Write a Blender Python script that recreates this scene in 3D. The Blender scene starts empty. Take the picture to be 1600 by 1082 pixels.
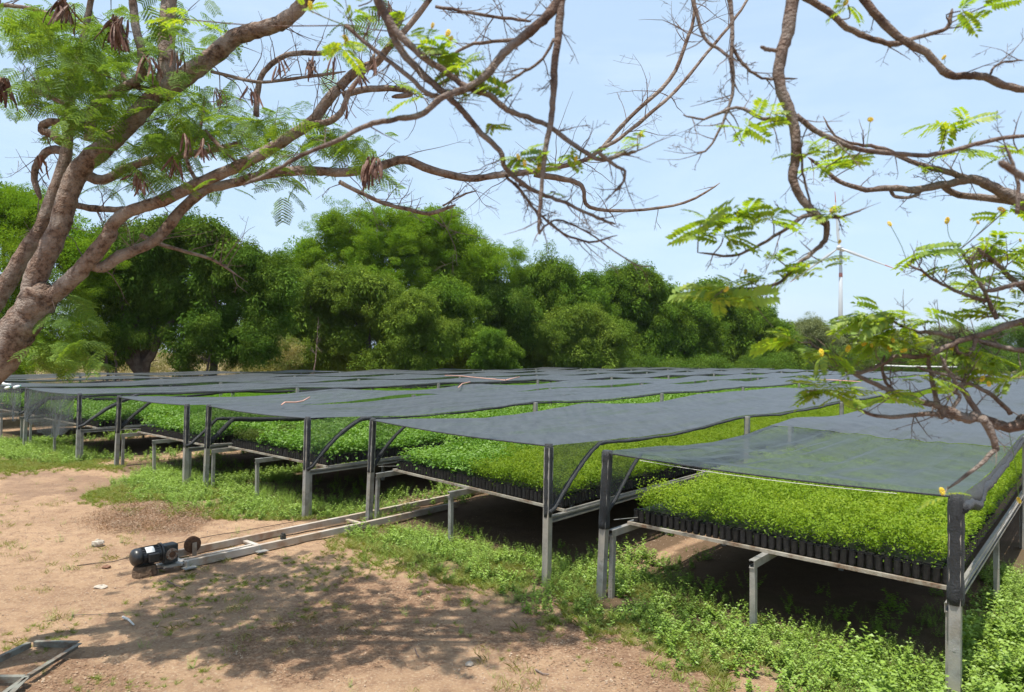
import bpy, math, random
import numpy as np
from mathutils import Vector, Matrix, Euler
random.seed(7); rng = np.random.default_rng(7)
SC = bpy.context.scene
COL = SC.collection
R = math.radians

# ------------------------------------------------------------------ camera
FPX, CH = 1100.0, 2.5                      # focal length in photo pixels, eye height
PITCH, ROLL = R(0.66), R(0.6)
cd = bpy.data.cameras.new('camera'); cam = bpy.data.objects.new('camera', cd); COL.objects.link(cam)
cam.location = (0, 0, CH)
MROT = Euler((R(90) + PITCH, 0, 0)).to_matrix() @ Matrix.Rotation(ROLL, 3, 'Z')
cam.rotation_euler = MROT.to_euler()
cd.sensor_width = 36; cd.sensor_fit = 'HORIZONTAL'; cd.lens = 36 * FPX / 1600
cd.clip_start = .05; cd.clip_end = 5000
cd.dof.use_dof = True; cd.dof.focus_distance = 9.0; cd.dof.aperture_fstop = 3.6
SC.camera = cam

# ------------------------------------------------------------------ light
SUNV = Vector((0.16, 0.24, -1.0)).normalized()
EL = math.asin(-SUNV.z); AZ = math.atan2(-SUNV.x, -SUNV.y)
w = bpy.data.worlds.new('World'); SC.world = w; w.use_nodes = True
nt = w.node_tree; N = nt.nodes; L = nt.links; N.clear()
out = N.new('ShaderNodeOutputWorld'); bg = N.new('ShaderNodeBackground')
sky = N.new('ShaderNodeTexSky'); sky.sky_type = 'NISHITA'; sky.sun_disc = False
sky.sun_elevation = EL; sky.sun_rotation = AZ; sky.altitude = 50
sky.air_density = 1.0; sky.dust_density = 2.2; sky.ozone_density = 1.6
tc = N.new('ShaderNodeTexCoord'); mp = N.new('ShaderNodeMapping'); mp.inputs['Scale'].default_value = (1.0, 1.0, 4.5)
n1 = N.new('ShaderNodeTexNoise'); n1.inputs['Scale'].default_value = 2.3; n1.inputs['Detail'].default_value = 9; n1.inputs['Roughness'].default_value = .6; n1.inputs['Distortion'].default_value = .5
cr = N.new('ShaderNodeValToRGB'); cr.color_ramp.elements[0].position = .47; cr.color_ramp.elements[0].color = (0, 0, 0, 1); cr.color_ramp.elements[1].position = .80; cr.color_ramp.elements[1].color = (.22, .22, .22, 1)
mx = N.new('ShaderNodeMixRGB'); mx.inputs[2].default_value = (8.0, 8.6, 9.6, 1)
L.new(tc.outputs['Generated'], mp.inputs[0]); L.new(mp.outputs[0], n1.inputs[0]); L.new(n1.outputs[0], cr.inputs[0])
L.new(cr.outputs[0], mx.inputs[0])
vl = N.new('ShaderNodeMixRGB'); vl.inputs[0].default_value = .50; vl.inputs[2].default_value = (6.0, 7.9, 9.9, 1)   # thin high veil
L.new(sky.outputs[0], vl.inputs[1]); L.new(vl.outputs[0], mx.inputs[1])
L.new(mx.outputs[0], bg.inputs[0]); bg.inputs[1].default_value = .10
L.new(bg.outputs[0], out.inputs[0])
sd = bpy.data.lights.new('sun', 'SUN'); sun = bpy.data.objects.new('sun', sd); COL.objects.link(sun)
sd.energy = 5.0; sd.angle = R(.55); sd.color = (1, .95, .86)
sun.rotation_euler = SUNV.to_track_quat('-Z', 'Y').to_euler(); sun.location = (0, 0, 30)
SC.view_settings.view_transform = 'Standard'; SC.view_settings.look = 'None'
SC.view_settings.exposure = 0.6; SC.view_settings.gamma = 1; SC.view_settings.use_curve_mapping = False
SC.cycles.max_bounces = 6; SC.cycles.diffuse_bounces = 3; SC.cycles.glossy_bounces = 2; SC.cycles.transmission_bounces = 3
SC.cycles.transparent_max_bounces = 12; SC.cycles.volume_bounces = 0
HAZE = .00010

# ------------------------------------------------------------------ pixel -> world
def ray(px, py):
    return MROT @ Vector(((px - 800) / FPX, (541 - py) / FPX, -1))
def atz(px, py, z=0.0):                    # point of the sight line at height z
    r = ray(px, py); return Vector((0, 0, CH)) + r * ((z - CH) / r.z)
def aty(px, py, Y):                        # point of the sight line at depth Y
    r = ray(px, py); return Vector((0, 0, CH)) + r * (Y / r.y)

# ------------------------------------------------------------------ material helpers
def mat(name, color, rough=.7, metal=0, spec=.5, var=None, scale=20, bump=0, bscale=60, var2=None, scale2=3, coord='Object'):
    m = bpy.data.materials.new(name); m.use_nodes = True; t = m.node_tree; b = t.nodes['Principled BSDF']
    b.inputs['Roughness'].default_value = rough; b.inputs['Metallic'].default_value = metal
    b.inputs['Specular IOR Level'].default_value = spec
    b.inputs['Base Color'].default_value = (*color, 1)
    g = t.nodes.new('ShaderNodeNewGeometry'); src = g.outputs['Position']
    last = None
    def ramp(col_in, c2, sc, lo=.42, hi=.62):
        n = t.nodes.new('ShaderNodeTexNoise'); n.inputs['Scale'].default_value = sc; n.inputs['Detail'].default_value = 5; n.inputs['Roughness'].default_value = .65
        t.links.new(src, n.inputs[0])
        mr = t.nodes.new('ShaderNodeMapRange'); mr.inputs[1].default_value = lo; mr.inputs[2].default_value = hi; t.links.new(n.outputs[0], mr.inputs[0])
        x = t.nodes.new('ShaderNodeMixRGB'); t.links.new(mr.outputs[0], x.inputs[0]); x.inputs[2].default_value = (*c2, 1)
        if col_in is None: x.inputs[1].default_value = (*color, 1)
        else: t.links.new(col_in, x.inputs[1])
        return x.outputs[0]
    if var: last = ramp(None, var, scale)
    if var2: last = ramp(last, var2, scale2)
    if last is not None: t.links.new(last, b.inputs['Base Color'])
    if bump:
        n = t.nodes.new('ShaderNodeTexNoise'); n.inputs['Scale'].default_value = bscale; n.inputs['Detail'].default_value = 6; t.links.new(src, n.inputs[0])
        bp = t.nodes.new('ShaderNodeBump'); bp.inputs['Strength'].default_value = bump; bp.inputs['Distance'].default_value = .02
        t.links.new(n.outputs[0], bp.inputs['Height']); t.links.new(bp.outputs[0], b.inputs['Normal'])
    return m

def leafmat(name, c1, c2, c3=None, trans=.35, nscale=1.2, tint=1.25, gloss=.10):
    """c1..c2 by the leaf's own random value, c3 in broad clumps; part of the light passes through"""
    m = bpy.data.materials.new(name); m.use_nodes = True; t = m.node_tree; t.nodes.clear(); nn = t.nodes.new; lk = t.links.new
    o = nn('ShaderNodeOutputMaterial'); at = nn('ShaderNodeAttribute'); at.attribute_name = 'rnd'
    x = nn('ShaderNodeMixRGB'); x.inputs[1].default_value = (*c1, 1); x.inputs[2].default_value = (*c2, 1); lk(at.outputs['Fac'], x.inputs[0])
    col = x.outputs[0]
    g = nn('ShaderNodeNewGeometry')
    n = nn('ShaderNodeTexNoise'); n.inputs['Scale'].default_value = nscale; n.inputs['Detail'].default_value = 3; lk(g.outputs['Position'], n.inputs[0])
    mr = nn('ShaderNodeMapRange'); mr.inputs[1].default_value = .40; mr.inputs[2].default_value = .64; lk(n.outputs[0], mr.inputs[0])
    y = nn('ShaderNodeMixRGB'); lk(mr.outputs[0], y.inputs[0]); lk(col, y.inputs[1]); y.inputs[2].default_value = (*(c3 or c2), 1); col = y.outputs[0]
    d = nn('ShaderNodeBsdfDiffuse'); lk(col, d.inputs[0])
    tm = nn('ShaderNodeMixRGB'); tm.blend_type = 'MULTIPLY'; tm.inputs[0].default_value = 1; lk(col, tm.inputs[1]); tm.inputs[2].default_value = (tint * 1.15, tint * 1.1, .5, 1)
    tr = nn('ShaderNodeBsdfTranslucent'); lk(tm.outputs[0], tr.inputs[0])
    s = nn('ShaderNodeMixShader'); s.inputs[0].default_value = trans; lk(d.outputs[0], s.inputs[1]); lk(tr.outputs[0], s.inputs[2])
    gl = nn('ShaderNodeBsdfGlossy'); gl.inputs['Roughness'].default_value = .55; gl.inputs[0].default_value = (.8, .85, .75, 1)
    s2 = nn('ShaderNodeMixShader'); s2.inputs[0].default_value = gloss * .18; lk(s.outputs[0], s2.inputs[1]); lk(gl.outputs[0], s2.inputs[2])
    lk(s2.outputs[0], o.inputs[0]); return m

def netmat(name, opac, col=(.055, .06, .068), sheen=.16, rough=.45):
    """knitted shade cloth: the share of thread met by a sight line or sun ray grows as it grazes the cloth"""
    m = bpy.data.materials.new(name); m.use_nodes = True; t = m.node_tree; t.nodes.clear(); nn = t.nodes.new; lk = t.links.new
    o = nn('ShaderNodeOutputMaterial'); g = nn('ShaderNodeNewGeometry')
    dt = nn('ShaderNodeVectorMath'); dt.operation = 'DOT_PRODUCT'; lk(g.outputs['Incoming'], dt.inputs[0]); lk(g.outputs['True Normal'], dt.inputs[1])
    ab = nn('ShaderNodeMath'); ab.operation = 'ABSOLUTE'; lk(dt.outputs['Value'], ab.inputs[0])
    mxm = nn('ShaderNodeMath'); mxm.operation = 'MAXIMUM'; lk(ab.outputs[0], mxm.inputs[0]); mxm.inputs[1].default_value = .04
    iv = nn('ShaderNodeMath'); iv.operation = 'DIVIDE'; iv.inputs[0].default_value = 1; lk(mxm.outputs[0], iv.inputs[1])
    # slightly uneven knit
    n = nn('ShaderNodeTexNoise'); n.inputs['Scale'].default_value = 90; n.inputs['Detail'].default_value = 2; lk(g.outputs['Position'], n.inputs[0])
    n2 = nn('ShaderNodeTexNoise'); n2.inputs['Scale'].default_value = 3; n2.inputs['Detail'].default_value = 4; lk(g.outputs['Position'], n2.inputs[0])
    ad = nn('ShaderNodeMath'); ad.operation = 'ADD'; lk(n.outputs[0], ad.inputs[0]); lk(n2.outputs[0], ad.inputs[1])
    mu = nn('ShaderNodeMath'); mu.operation = 'MULTIPLY'; lk(ad.outputs[0], mu.inputs[0]); lk(iv.outputs[0], mu.inputs[1])
    pw = nn('ShaderNodeMath'); pw.operation = 'POWER'; pw.inputs[0].default_value = 1 - opac; lk(mu.outputs[0], pw.inputs[1])
    p = nn('ShaderNodeBsdfPrincipled'); p.inputs['Roughness'].default_value = rough; p.inputs['Specular IOR Level'].default_value = .5
    mpp = nn('ShaderNodeMapping'); mpp.inputs['Rotation'].default_value = (0, 0, R(40.4)); mpp.inputs['Scale'].default_value = (3, .25, 3); lk(g.outputs['Position'], mpp.inputs[0])
    n3 = nn('ShaderNodeTexNoise'); n3.inputs['Scale'].default_value = 3.2; n3.inputs['Detail'].default_value = 7; n3.inputs['Roughness'].default_value = .7; lk(mpp.outputs[0], n3.inputs[0])
    m4 = nn('ShaderNodeMath'); m4.operation = 'MULTIPLY_ADD'; lk(n.outputs[0], m4.inputs[0]); m4.inputs[1].default_value = .95; lk(n3.outputs[0], m4.inputs[2])
    m5 = nn('ShaderNodeMapRange'); lk(m4.outputs[0], m5.inputs[0]); m5.inputs[1].default_value = .72; m5.inputs[2].default_value = 1.25
    cx = nn('ShaderNodeMixRGB'); lk(m5.outputs[0], cx.inputs[0]); cx.inputs[1].default_value = (*[c * .45 for c in col], 1); cx.inputs[2].default_value = (*[c * 1.6 for c in col], 1)
    lk(cx.outputs[0], p.inputs['Base Color'])
    bp = nn('ShaderNodeBump'); bp.inputs['Strength'].default_value = .8; bp.inputs['Distance'].default_value = .012; lk(n.outputs[0], bp.inputs['Height']); lk(bp.outputs[0], p.inputs['Normal'])
    p.inputs['Sheen Weight'].default_value = sheen; p.inputs['Sheen Roughness'].default_value = .4; p.inputs['Sheen Tint'].default_value = (.85, .92, 1, 1)
    tr = nn('ShaderNodeBsdfTransparent'); s = nn('ShaderNodeMixShader')
    lk(pw.outputs[0], s.inputs[0]); lk(p.outputs[0], s.inputs[1]); lk(tr.outputs[0], s.inputs[2]); lk(s.outputs[0], o.inputs[0])
    return m

M = {}
M['steel'] = mat('galvanised_steel', (.30, .30, .29), .5, .35, .5, (.20, .19, .17), 9, .15, 90, (.36, .33, .28), 2.2)
M['rust'] = mat('rusty_edge_steel', (.30, .26, .20), .75, .1, .4, (.17, .10, .06), 14, .3, 120, (.40, .37, .31), 4)
M['railpaint'] = mat('weathered_rail_steel', (.36, .30, .23), .7, .1, .4, (.27, .18, .12), 7, .2, 80, (.40, .37, .33), 2)
M['tube'] = mat('black_polythene', (.009, .009, .010), .5, 0, .35, (.022, .020, .018), 30, .3, 60)
M['soil'] = mat('potting_soil', (.035, .024, .016), .95, 0, .2, (.06, .04, .03), 60, .5, 90)
M['net'] = netmat('shade_cloth', .36, (.042, .045, .046), .09)
M['net_thin'] = netmat('shade_cloth_single', .17, (.030, .038, .033), .03)
M['net_side'] = netmat('shade_cloth_side', .30, (.030, .034, .036), .03, .7)
M['net_wrap'] = netmat('shade_cloth_folded', .86, (.020, .022, .025), .05, .7)
M['bark'] = mat('grey_bark', (.22, .15, .112), .9, 0, .2, (.075, .046, .034), 30, 1, 70, (.29, .24, .205), 7)
M['bark_near'] = mat('brown_bark', (.17, .115, .09), .85, 0, .25, (.08, .052, .042), 30, 1, 80, (.23, .19, .165), 7)
M['twig'] = mat('dry_twig', (.12, .085, .075), .9, 0, .2, (.19, .15, .13), 8)
M['bark_far'] = mat('dark_bark', (.07, .055, .045), .95, 0, .1, (.12, .10, .08), 3)
M['pod'] = mat('dry_seed_pod', (.085, .035, .022), .6, 0, .4, (.17, .09, .06), 25, .2, 60)
M['flower'] = mat('yellow_flower', (.85, .68, .10), .8, 0, .2, (.75, .50, .03), 60, .4, 200)
M['motor'] = mat('motor_black_paint', (.013, .014, .017), .35, 0, .5, (.03, .028, .026), 25, .05, 80)
M['gear'] = mat('gearbox_paint', (.022, .030, .034), .5, .2, .5, (.06, .05, .04), 20, .15, 60)
M['flange'] = mat('bare_flange', (.30, .25, .20), .6, .4, .5, (.2, .1, .06), 40)
M['rustdisc'] = mat('rusted_iron', (.085, .045, .028), .85, .1, .3, (.15, .075, .04), 30, .4, 90)
M['plate'] = mat('name_plate', (.55, .56, .56), .5, 0, .5)
M['stone'] = mat('pale_stone', (.42, .37, .31), .9, 0, .2, (.30, .25, .2), 30, .6, 50)
M['redstone'] = mat('reddish_stone', (.22, .12, .08), .9, 0, .2, (.15, .08, .05), 30, .5, 50)
M['brownstone'] = mat('brown_block', (.16, .11, .075), .95, 0, .1, (.09, .06, .04), 25, .8, 40)
M['cord'] = mat('coral_cord', (.48, .27, .21), .7, 0, .3)
M['rope'] = mat('pale_rope', (.55, .54, .50), .8, 0, .2)
M['wire'] = mat('dark_wire', (.06, .045, .04), .6, .3, .3)
M['green_frame'] = mat('green_grey_angle_iron', (.19, .19, .16), .7, .2, .4, (.12, .085, .06), 12, .2, 60)
M['white'] = mat('white_turbine_paint', (.42, .45, .48), .4, 0, .5)
M['red'] = mat('red_marking', (.36, .13, .11), .5, 0, .5)
M['plastic_white'] = mat('white_plastic', (.75, .77, .76), .35, 0, .5)
M['plastic_green'] = mat('green_plastic', (.05, .30, .22), .35, 0, .5)
M['litter'] = mat('dry_leaf_litter', (.30, .19, .12), .9, 0, .2, (.42, .32, .24), 25)
M['gravel'] = mat('gravel', (.40, .30, .22), .9, 0, .2, (.26, .18, .13), 25)
M['fineleaf'] = leafmat('fine_seedling_leaf', (.09, .20, .012), (.31, .41, .04), (.20, .32, .022), .40, 2.4)
M['broadleaf'] = leafmat('broad_seedling_leaf', (.09, .23, .02), (.24, .42, .04), (.15, .32, .025), .34, 2.5, 1.2, .35)
M['darkfine'] = leafmat('olive_seedling_leaf', (.05, .09, .015), (.12, .16, .03), (.08, .12, .02), .3, 3)
M['midleaf'] = leafmat('far_seedling_leaf', (.08, .22, .015), (.20, .38, .03), (.13, .30, .02), .34, 1.0)
M['grassm'] = leafmat('grass_blade', (.14, .20, .04), (.30, .35, .09), (.26, .27, .08), .3, 2.5)
M['weed'] = leafmat('weed_leaf', (.10, .20, .025), (.26, .37, .05), (.19, .30, .035), .3, 2.0, 1.15, .3)
M['dryweed'] = leafmat('dry_grass', (.22, .20, .08), (.34, .27, .13), (.26, .26, .09), .25, 2.5)
M['feather'] = leafmat('feathery_leaf', (.07, .15, .03), (.23, .33, .045), (.12, .21, .05), .45, 2.2)
M['frond'] = leafmat('yellow_green_leaflet', (.10, .21, .03), (.36, .42, .04), (.22, .34, .035), .52, 6, 1.35, .3)

# ------------------------------------------------------------------ mesh builder
class MB:
    def __init__(s): s.v = []; s.f = []
    def add(s, vs, fs):
        o = len(s.v); s.v += [tuple(v) for v in vs]; s.f += [tuple(i + o for i in f) for f in fs]
    def box(s, a, ex, ey, ez):             # corner-centred at a, half-extent vectors
        a = Vector(a); ex, ey, ez = Vector(ex), Vector(ey), Vector(ez)
        vs = [a + i * ex + j * ey + k * ez for i in (-1, 1) for j in (-1, 1) for k in (-1, 1)]
        s.add(vs, [(0, 1, 3, 2), (4, 6, 7, 5), (0, 4, 5, 1), (2, 3, 7, 6), (0, 2, 6, 4), (1, 5, 7, 3)])
    def bar(s, p, q, w, h, up=(0, 0, 1)):  # rectangular bar p->q
        p, q = Vector(p), Vector(q); d = (q - p); u = Vector(up)
        sd_ = d.cross(u)
        if sd_.length < 1e-6: sd_ = d.cross(Vector((1, 0, 0)))
        sd_.normalize(); u = sd_.cross(d).normalized()
        s.box((p + q) / 2, d / 2, sd_ * w / 2, u * h / 2)
    def channel(s, p, q, w, h, t=.006, side=1, up=(0, 0, 1)):   # C profile, open to one side
        p, q = Vector(p), Vector(q); d = (q - p); u = Vector(up)
        sv = d.cross(u)
        if sv.length < 1e-6: sv = d.cross(Vector((1, 0, 0)))
        sv.normalize(); u = sv.cross(d).normalized(); sv *= side; c = (p + q) / 2
        s.box(c - sv * (w / 2 - t / 2), d / 2, sv * t / 2, u * h / 2)
        for k in (-1, 1):
            s.box(c + u * k * (h / 2 - t / 2) + sv * t / 2, d / 2 * .9995, sv * (w / 2 - t / 2), u * t / 2)
            s.box(c + u * k * (h / 2 - t - .007) + sv * (w / 2 - t / 2), d / 2 * .999, sv * t / 2, u * .0065)
    def tube(s, pts, rad, n=8, cap=True, bark=0):
        pts = [Vector(p) for p in pts]; m = len(pts)
        if not hasattr(rad, '__len__'): rad = [rad] * m
        t0 = (pts[1] - pts[0]).normalized(); a = t0.orthogonal().normalized(); rings = []
        for i, p in enumerate(pts):
            t = (pts[min(i + 1, m - 1)] - pts[max(i - 1, 0)])
            t = t.normalized() if t.length > 1e-9 else t0
            a = (a - t * a.dot(t)); a = a.normalized() if a.length > 1e-6 else t.orthogonal().normalized()
            b = t.cross(a); ring = []
            for k in range(n):
                th = 2 * math.pi * k / n; rr = rad[i] * (1 + (random.uniform(-bark, bark) if bark else 0))
                ring.append(p + (a * math.cos(th) + b * math.sin(th)) * rr)
            rings.append(ring)
        vs = [v for r_ in rings for v in r_]
        fs = [(i * n + k, i * n + (k + 1) % n, (i + 1) * n + (k + 1) % n, (i + 1) * n + k) for i in range(m - 1) for k in range(n)]
        if cap: fs += [tuple(range(n))[::-1], tuple((m - 1) * n + k for k in range(n))]
        s.add(vs, fs)
    def lathe(s, c, ax, prof, n=20):       # prof: (t along axis, radius)
        ax = Vector(ax).normalized(); a = ax.orthogonal().normalized(); b = ax.cross(a); c = Vector(c)
        vs = [c + ax * t + (a * math.cos(2 * math.pi * k / n) + b * math.sin(2 * math.pi * k / n)) * r for t, r in prof for k in range(n)]
        m = len(prof)
        fs = [(i * n + k, i * n + (k + 1) % n, (i + 1) * n + (k + 1) % n, (i + 1) * n + k) for i in range(m - 1) for k in range(n)]
        fs += [tuple(range(n))[::-1], tuple((m - 1) * n + k for k in range(n))]
        s.add(vs, fs)
    def mesh(s, name, m, origin=(0, 0, 0), smooth=False):
        me = bpy.data.meshes.new(name); o = Vector(origin)
        me.from_pydata([(v[0] - o.x, v[1] - o.y, v[2] - o.z) for v in s.v], [], s.f)
        if m: me.materials.append(m)
        if smooth: me.polygons.foreach_set('use_smooth', [True] * len(me.polygons))
        me.update(); return me
    def build(s, name, m, parent=None, origin=None, smooth=False):
        """one mesh object; world coordinates in, stored relative to its root"""
        if parent is not None:
            base = parent.location if parent.parent is None else parent.parent.location
            me = s.mesh(name, m, base, smooth); o = bpy.data.objects.new(name, me); COL.objects.link(o); o.parent = parent
        else:
            org = Vector(origin) if origin is not None else Vector((0, 0, 0))
            me = s.mesh(name, m, org, smooth); o = bpy.data.objects.new(name, me); COL.objects.link(o); o.location = org
        return o
def tag(o, label=None, cat=None, group=None, kind=None):
    if label: o['label'] = label
    if cat: o['category'] = cat
    if group: o['group'] = group
    if kind: o['kind'] = kind
    return o
def empty(name, loc, label, cat, group=None, kind=None):
    o = bpy.data.objects.new(name, None); COL.objects.link(o); o.location = loc; o.empty_display_size = .2
    return tag(o, label, cat, group, kind)
def link_mesh(name, me, parent, loc, rot=(0, 0, 0), scale=(1, 1, 1)):
    o = bpy.data.objects.new(name, me); COL.objects.link(o)
    if parent: o.parent = parent
    o.location = loc; o.rotation_euler = rot; o.scale = scale; return o

def leafmesh(name, V, nv, m, rnd):
    """V: (n, nv, 3) polygons, rnd: (n,) per leaf value"""
    n = len(V); me = bpy.data.meshes.new(name)
    me.vertices.add(n * nv); me.vertices.foreach_set('co', V.reshape(-1).astype(np.float32))
    me.loops.add(n * nv); me.loops.foreach_set('vertex_index', np.arange(n * nv, dtype=np.int32))
    me.polygons.add(n); me.polygons.foreach_set('loop_start', np.arange(0, n * nv, nv, dtype=np.int32))
    a = me.attributes.new('rnd', 'FLOAT', 'FACE'); a.data.foreach_set('value', np.asarray(rnd, dtype=np.float32))
    me.materials.append(m); me.update(calc_edges=True); me.validate(); return me

def leaves(base, dirv, nrm, ln, wd, fold=.25):
    """two-quad (folded) leaves -> (2n,4,3)"""
    dirv = dirv / np.linalg.norm(dirv, axis=1, keepdims=True)
    sv = np.cross(dirv, nrm); sv /= np.linalg.norm(sv, axis=1, keepdims=True) + 1e-9
    up = np.cross(sv, dirv); ln = ln[:, None]; wd = wd[:, None]
    tip = base + dirv * ln - up * ln * .12
    a = base + dirv * ln * .30 + up * ln * .02
    l1 = base + dirv * ln * .42 + sv * wd * .5 + up * wd * fold; r1 = base + dirv * ln * .42 - sv * wd * .5 + up * wd * fold
    A = np.stack([base, l1, tip, a + dirv * ln * .3], 1); B = np.stack([base, a + dirv * ln * .3, tip, r1], 1)
    return np.concatenate([A, B], 0)
def rdir(n, up=0.0, spread=1.0):
    v = rng.normal(size=(n, 3)); v /= np.linalg.norm(v, axis=1, keepdims=True); v[:, 2] = v[:, 2] * spread + up
    return v / np.linalg.norm(v, axis=1, keepdims=True)

# ------------------------------------------------------------------ scatter by geometry nodes
SRC = {}
def source(key, meshes):
    c = bpy.data.collections.new('source_' + key)
    for i, me in enumerate(meshes):
        o = bpy.data.objects.new('%s_%02d' % (key, i), me); c.objects.link(o)
    SRC[key] = (c, len(meshes))
def scatter(name, pts, key, scl, rot=None, m=None, parent=None, label=None, cat=None, kind='stuff', nmin=None):
    pts = np.asarray(pts, dtype=np.float32).reshape(-1, 3); n = len(pts)
    c, k = SRC[key]; org = np.zeros(3, np.float32)
    if parent is not None: org = np.array(parent.location if parent.parent is None else parent.parent.location, np.float32)
    me = bpy.data.meshes.new(name); me.vertices.add(n); me.vertices.foreach_set('co', (pts - org).reshape(-1))
    if rot is None: rot = np.stack([np.zeros(n), np.zeros(n), rng.uniform(0, 6.283, n)], 1)
    a = me.attributes.new('rt', 'FLOAT_VECTOR', 'POINT'); a.data.foreach_set('vector', np.asarray(rot, np.float32).reshape(-1))
    scl = np.broadcast_to(np.asarray(scl, np.float32).reshape(-1, 1) if np.ndim(scl) == 1 else np.asarray(scl, np.float32), (n, 3))
    a = me.attributes.new('sc', 'FLOAT_VECTOR', 'POINT'); a.data.foreach_set('vector', np.ascontiguousarray(scl).reshape(-1))
    a = me.attributes.new('ix', 'INT', 'POINT'); a.data.foreach_set('value', rng.integers(0, k, n).astype(np.int32))
    me.update()
    o = bpy.data.objects.new(name, me); COL.objects.link(o)
    if parent is not None: o.parent = parent
    g = bpy.data.node_groups.new('scatter_' + name, 'GeometryNodeTree')
    g.interface.new_socket('Geometry', in_out='INPUT', socket_type='NodeSocketGeometry')
    g.interface.new_socket('Geometry', in_out='OUTPUT', socket_type='NodeSocketGeometry')
    gi = g.nodes.new('NodeGroupInput'); go = g.nodes.new('NodeGroupOutput')
    ip = g.nodes.new('GeometryNodeInstanceOnPoints'); ci = g.nodes.new('GeometryNodeCollectionInfo')
    ci.inputs['Collection'].default_value = c; ci.inputs['Separate Children'].default_value = True; ci.inputs['Reset Children'].default_value = True
    def attr(nm, ty):
        x = g.nodes.new('GeometryNodeInputNamedAttribute'); x.data_type = ty; x.inputs['Name'].default_value = nm; return x.outputs['Attribute']
    g.links.new(gi.outputs[0], ip.inputs['Points']); g.links.new(ci.outputs[0], ip.inputs['Instance'])
    ip.inputs['Pick Instance'].default_value = True; g.links.new(attr('ix', 'INT'), ip.inputs['Instance Index'])
    er = g.nodes.new('FunctionNodeEulerToRotation'); g.links.new(attr('rt', 'FLOAT_VECTOR'), er.inputs[0])
    g.links.new(er.outputs[0], ip.inputs['Rotation']); g.links.new(attr('sc', 'FLOAT_VECTOR'), ip.inputs['Scale'])
    res = ip.outputs[0]
    if m:
        sm = g.nodes.new('GeometryNodeSetMaterial'); sm.inputs['Material'].default_value = m; g.links.new(res, sm.inputs[0]); res = sm.outputs[0]
    g.links.new(res, go.inputs[0])
    md = o.modifiers.new('scatter', 'NODES'); md.node_group = g
    return tag(o, label, cat, None, kind)

# ------------------------------------------------------------------ noise and polygons
def vnoise(x, y, s, seed=0):
    x = np.asarray(x, float) / s; y = np.asarray(y, float) / s
    xi = np.floor(x).astype(int); yi = np.floor(y).astype(int); fx = x - xi; fy = y - yi
    fx = fx * fx * (3 - 2 * fx); fy = fy * fy * (3 - 2 * fy)
    def h(a, b): 
        q = np.sin(a * 127.1 + b * 311.7 + seed * 74.7) * 43758.5453; return q - np.floor(q)
    return (h(xi, yi) * (1 - fx) + h(xi + 1, yi) * fx) * (1 - fy) + (h(xi, yi + 1) * (1 - fx) + h(xi + 1, yi + 1) * fx) * fy
def poly(px):  # polygon given on the photo, laid on the ground
    return np.array([[*atz(x, y).xy] for x, y in px])
def inpoly(P, x, y):
    x = np.asarray(x); y = np.asarray(y); c = np.zeros(x.shape, bool); n = len(P); j = n - 1
    for i in range(n):
        xi, yi = P[i]; xj, yj = P[j]
        t = ((yi > y) != (yj > y)) & (x < (xj - xi) * (y - yi) / (yj - yi + 1e-12) + xi); c ^= t; j = i
    return c

# bench corners (photo pixels of the post feet) -> ground points
FRONT = [((948, 934), (1491, 1096)), ((583, 813), (857, 909)), ((327, 762), (481, 808)), ((187, 729), (293, 760)), ((43, 699), (125, 721))]
DIR = Vector((math.sin(R(40.4)), math.cos(R(40.4)), 0)); NRM = Vector((-DIR.y, DIR.x, 0))   # along the benches; across, to the left
BEN = [(atz(*a), atz(*b)) for a, b in FRONT]
for k in range(3):
    l, r_ = BEN[-1]; BEN.append((l + Vector((-3.35, 2.85, 0)), r_ + Vector((-3.35, 2.85, 0))))
LEN = 55.0; ZB = .70; ZN = 1.49

ZH = {'lush': [poly([(545, 832), (640, 868), (700, 900), (830, 930), (960, 958), (1060, 1012), (1160, 1052), (1290, 1095), (1420, 1200), (2100, 1300), (2300, 900), (1620, 800), (1500, 960), (1240, 930), (1000, 900), (900, 880), (760, 840), (640, 800)]),
             poly([(210, 775), (300, 800), (400, 808), (500, 812), (600, 800), (640, 770), (520, 745), (330, 715), (240, 730)]),
             poly([(-200, 740), (-20, 715), (60, 722), (130, 726), (170, 715), (120, 690), (0, 672), (-250, 672)]),
             poly([(180, 760), (250, 768), (330, 760), (330, 735), (240, 735)])],
      'grass': [poly([(520, 840), (640, 885), (800, 935), (960, 985), (1060, 1030), (1180, 1090), (1300, 1140), (1400, 1100), (1000, 900), (700, 850), (600, 820)]),
              poly([(130, 775), (230, 790), (330, 805), (440, 812), (560, 806), (500, 790), (300, 765), (180, 760)]),
              poly([(-200, 760), (40, 735), (130, 730), (200, 735), (100, 715), (-200, 700)])],
      'sparse': [poly([(250, 880), (480, 860), (640, 920), (560, 960), (330, 980), (200, 930)]), poly([(0, 1000), (140, 960), (330, 1000), (330, 1100), (0, 1150), (-200, 1100)]),
               poly([(540, 860), (700, 905), (900, 960), (1100, 1060), (1000, 1050), (760, 970), (560, 900)])],
      'litter': [poly([(150, 800), (210, 786), (290, 790), (330, 812), (300, 832), (200, 832), (150, 820)]), poly([(830, 960), (960, 985), (1180, 1082), (1100, 1120), (860, 1040), (720, 1000)]),
               poly([(60, 1020), (190, 1030), (260, 1082), (100, 1140), (0, 1100)]), poly([(300, 1010), (560, 900), (720, 930), (700, 1020), (400, 1080)])],
      'damp': [poly([(0, 730), (130, 745), (300, 755), (340, 775), (220, 790), (100, 775), (0, 790)])]}

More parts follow.
